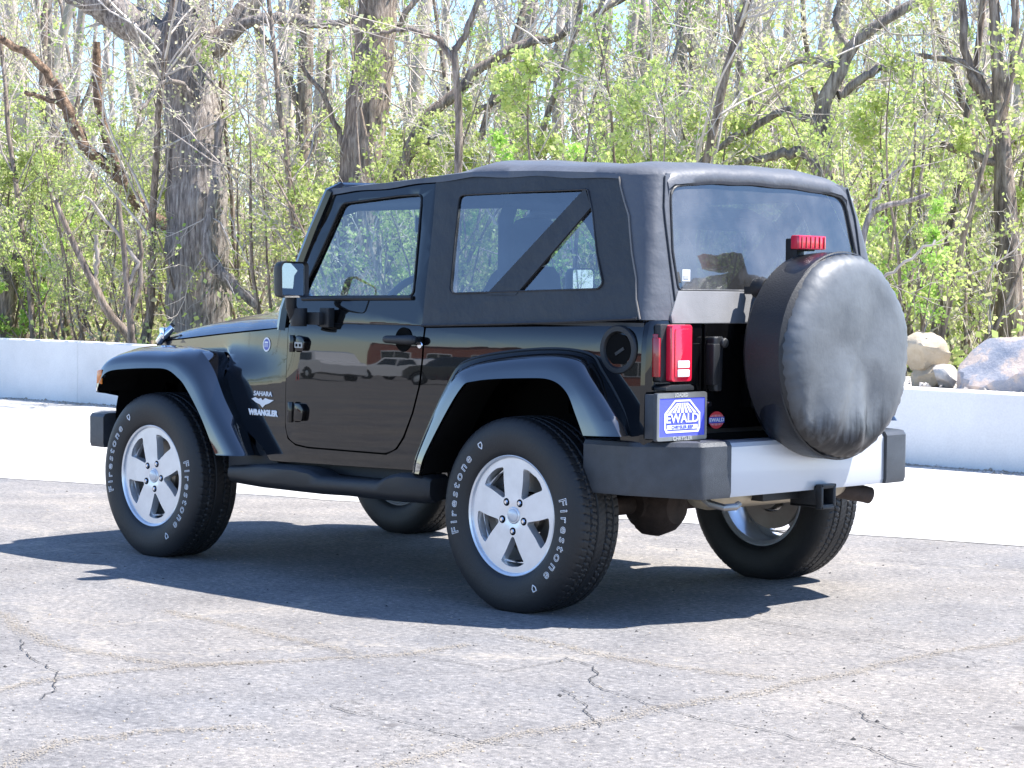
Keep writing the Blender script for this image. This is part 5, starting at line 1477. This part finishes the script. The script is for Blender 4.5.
for ln in sandy:
    P_ = fractal(ln, 4, .07)
    for a, c in zip(P_, P_[1:]):
        L_ = (c-a).length; n = max(1, int(L_*1500))
        for _ in range(n):
            t = RC.random(); q = a.lerp(c, t)+Vector((RC.gauss(0, .022), RC.gauss(0, .022))); s_ = RC.uniform(.0010, .0038)
            a0 = RC.uniform(0, 6); k = RC.choice([3, 4, 5])
            b.face([b.bm.verts.new((q.x+s_*math.cos(a0+2*PI*j/k)*RC.uniform(.7, 1.3), q.y+s_*math.sin(a0+2*PI*j/k)*RC.uniform(.7, 1.3), .0035)) for j in range(k)])
tag(b.build('sand_in_cracks', m_sand, smooth=False, recalc=False), 'sandy grit lying along the asphalt seams', 'sand', kind='stuff')
b = MB()
for ln in dark:
    P_ = fractal(ln, 6, .10); w = 0
    for i, (a, c) in enumerate(zip(P_, P_[1:])):
        if RC.random() < .12: continue
        v = (c-a); 
        if v.length < 1e-6: continue
        n = Vector((-v.y, v.x)).normalized(); w0 = RC.uniform(.0006, .0036); w1 = RC.uniform(.0006, .0036)
        b.face([b.bm.verts.new((p.x, p.y, .0045)) for p in (a-n*w0, c-n*w1, c+n*w1, a+n*w0)])
tag(b.build('asphalt_crack', m_crack, smooth=False, recalc=False), kind='structure')
b = MB(); R = np.random.RandomState(3)
for k in range(4200):
    px = R.uniform(-20, 1044); py = 480+R.uniform()**.8*300; q = gp(px, py); s_ = R.gamma(1.6, .0011)+.001
    if q.y < LB(q.x)+.05: continue
    z = s_*.5; a0 = R.uniform(0, 6)
    vs = [(q.x+s_*math.cos(a0+2*PI*j/4)*R.uniform(.7, 1.3), q.y+s_*math.sin(a0+2*PI*j/4)*R.uniform(.7, 1.3), z*.3) for j in range(4)]+[(q.x, q.y, z*1.6)]
    b.mi = 0 if R.uniform() < .72 else 1
    b.mesh(vs, [(0, 1, 4), (1, 2, 4), (2, 3, 4), (3, 0, 4)])
tag(b.build('loose_grit', [m_sand, m_crack], smooth=False, recalc=False), 'loose grit scattered over the asphalt', 'grit', kind='stuff')

# blown dirt, twigs and gravel along the foot of the wall
b = MB(); R = np.random.RandomState(8)
for k in range(5200):
    x = R.uniform(-1, 16); w = .05+.34*max(0, math.sin(x*.9+1)*.5+.35)*(1.0 if x < 4.5 else .35)
    y = -6.825+abs(R.normal())*w; s_ = R.gamma(1.8, .003)+.002; a0 = R.uniform(0, 6); z = .004
    b.mi = int(R.choice([0, 0, 1, 2]))
    if b.mi == 2:
        l_ = R.uniform(.02, .07); d_ = Vector((math.cos(a0), math.sin(a0), 0))*l_; n_ = Vector((-d_.y, d_.x, 0)).normalized()*.002; c_ = Vector((x, y, z+.002))
        b.face([b.bm.verts.new(p) for p in (c_-d_-n_, c_+d_-n_, c_+d_+n_, c_-d_+n_)])
    else:
        vs = [(x+s_*math.cos(a0+2*PI*j/4)*R.uniform(.7, 1.3), y+s_*math.sin(a0+2*PI*j/4)*R.uniform(.7, 1.3), z) for j in range(4)]+[(x, y, z+s_*.8)]
        b.mesh(vs, [(0, 1, 4), (1, 2, 4), (2, 3, 4), (3, 0, 4)])
tag(b.build('wall_foot_debris', [m_sand, m_gravel, m_bark2], smooth=False, recalc=False), 'dirt and fine gravel blown along the foot of the wall', 'debris', kind='stuff')
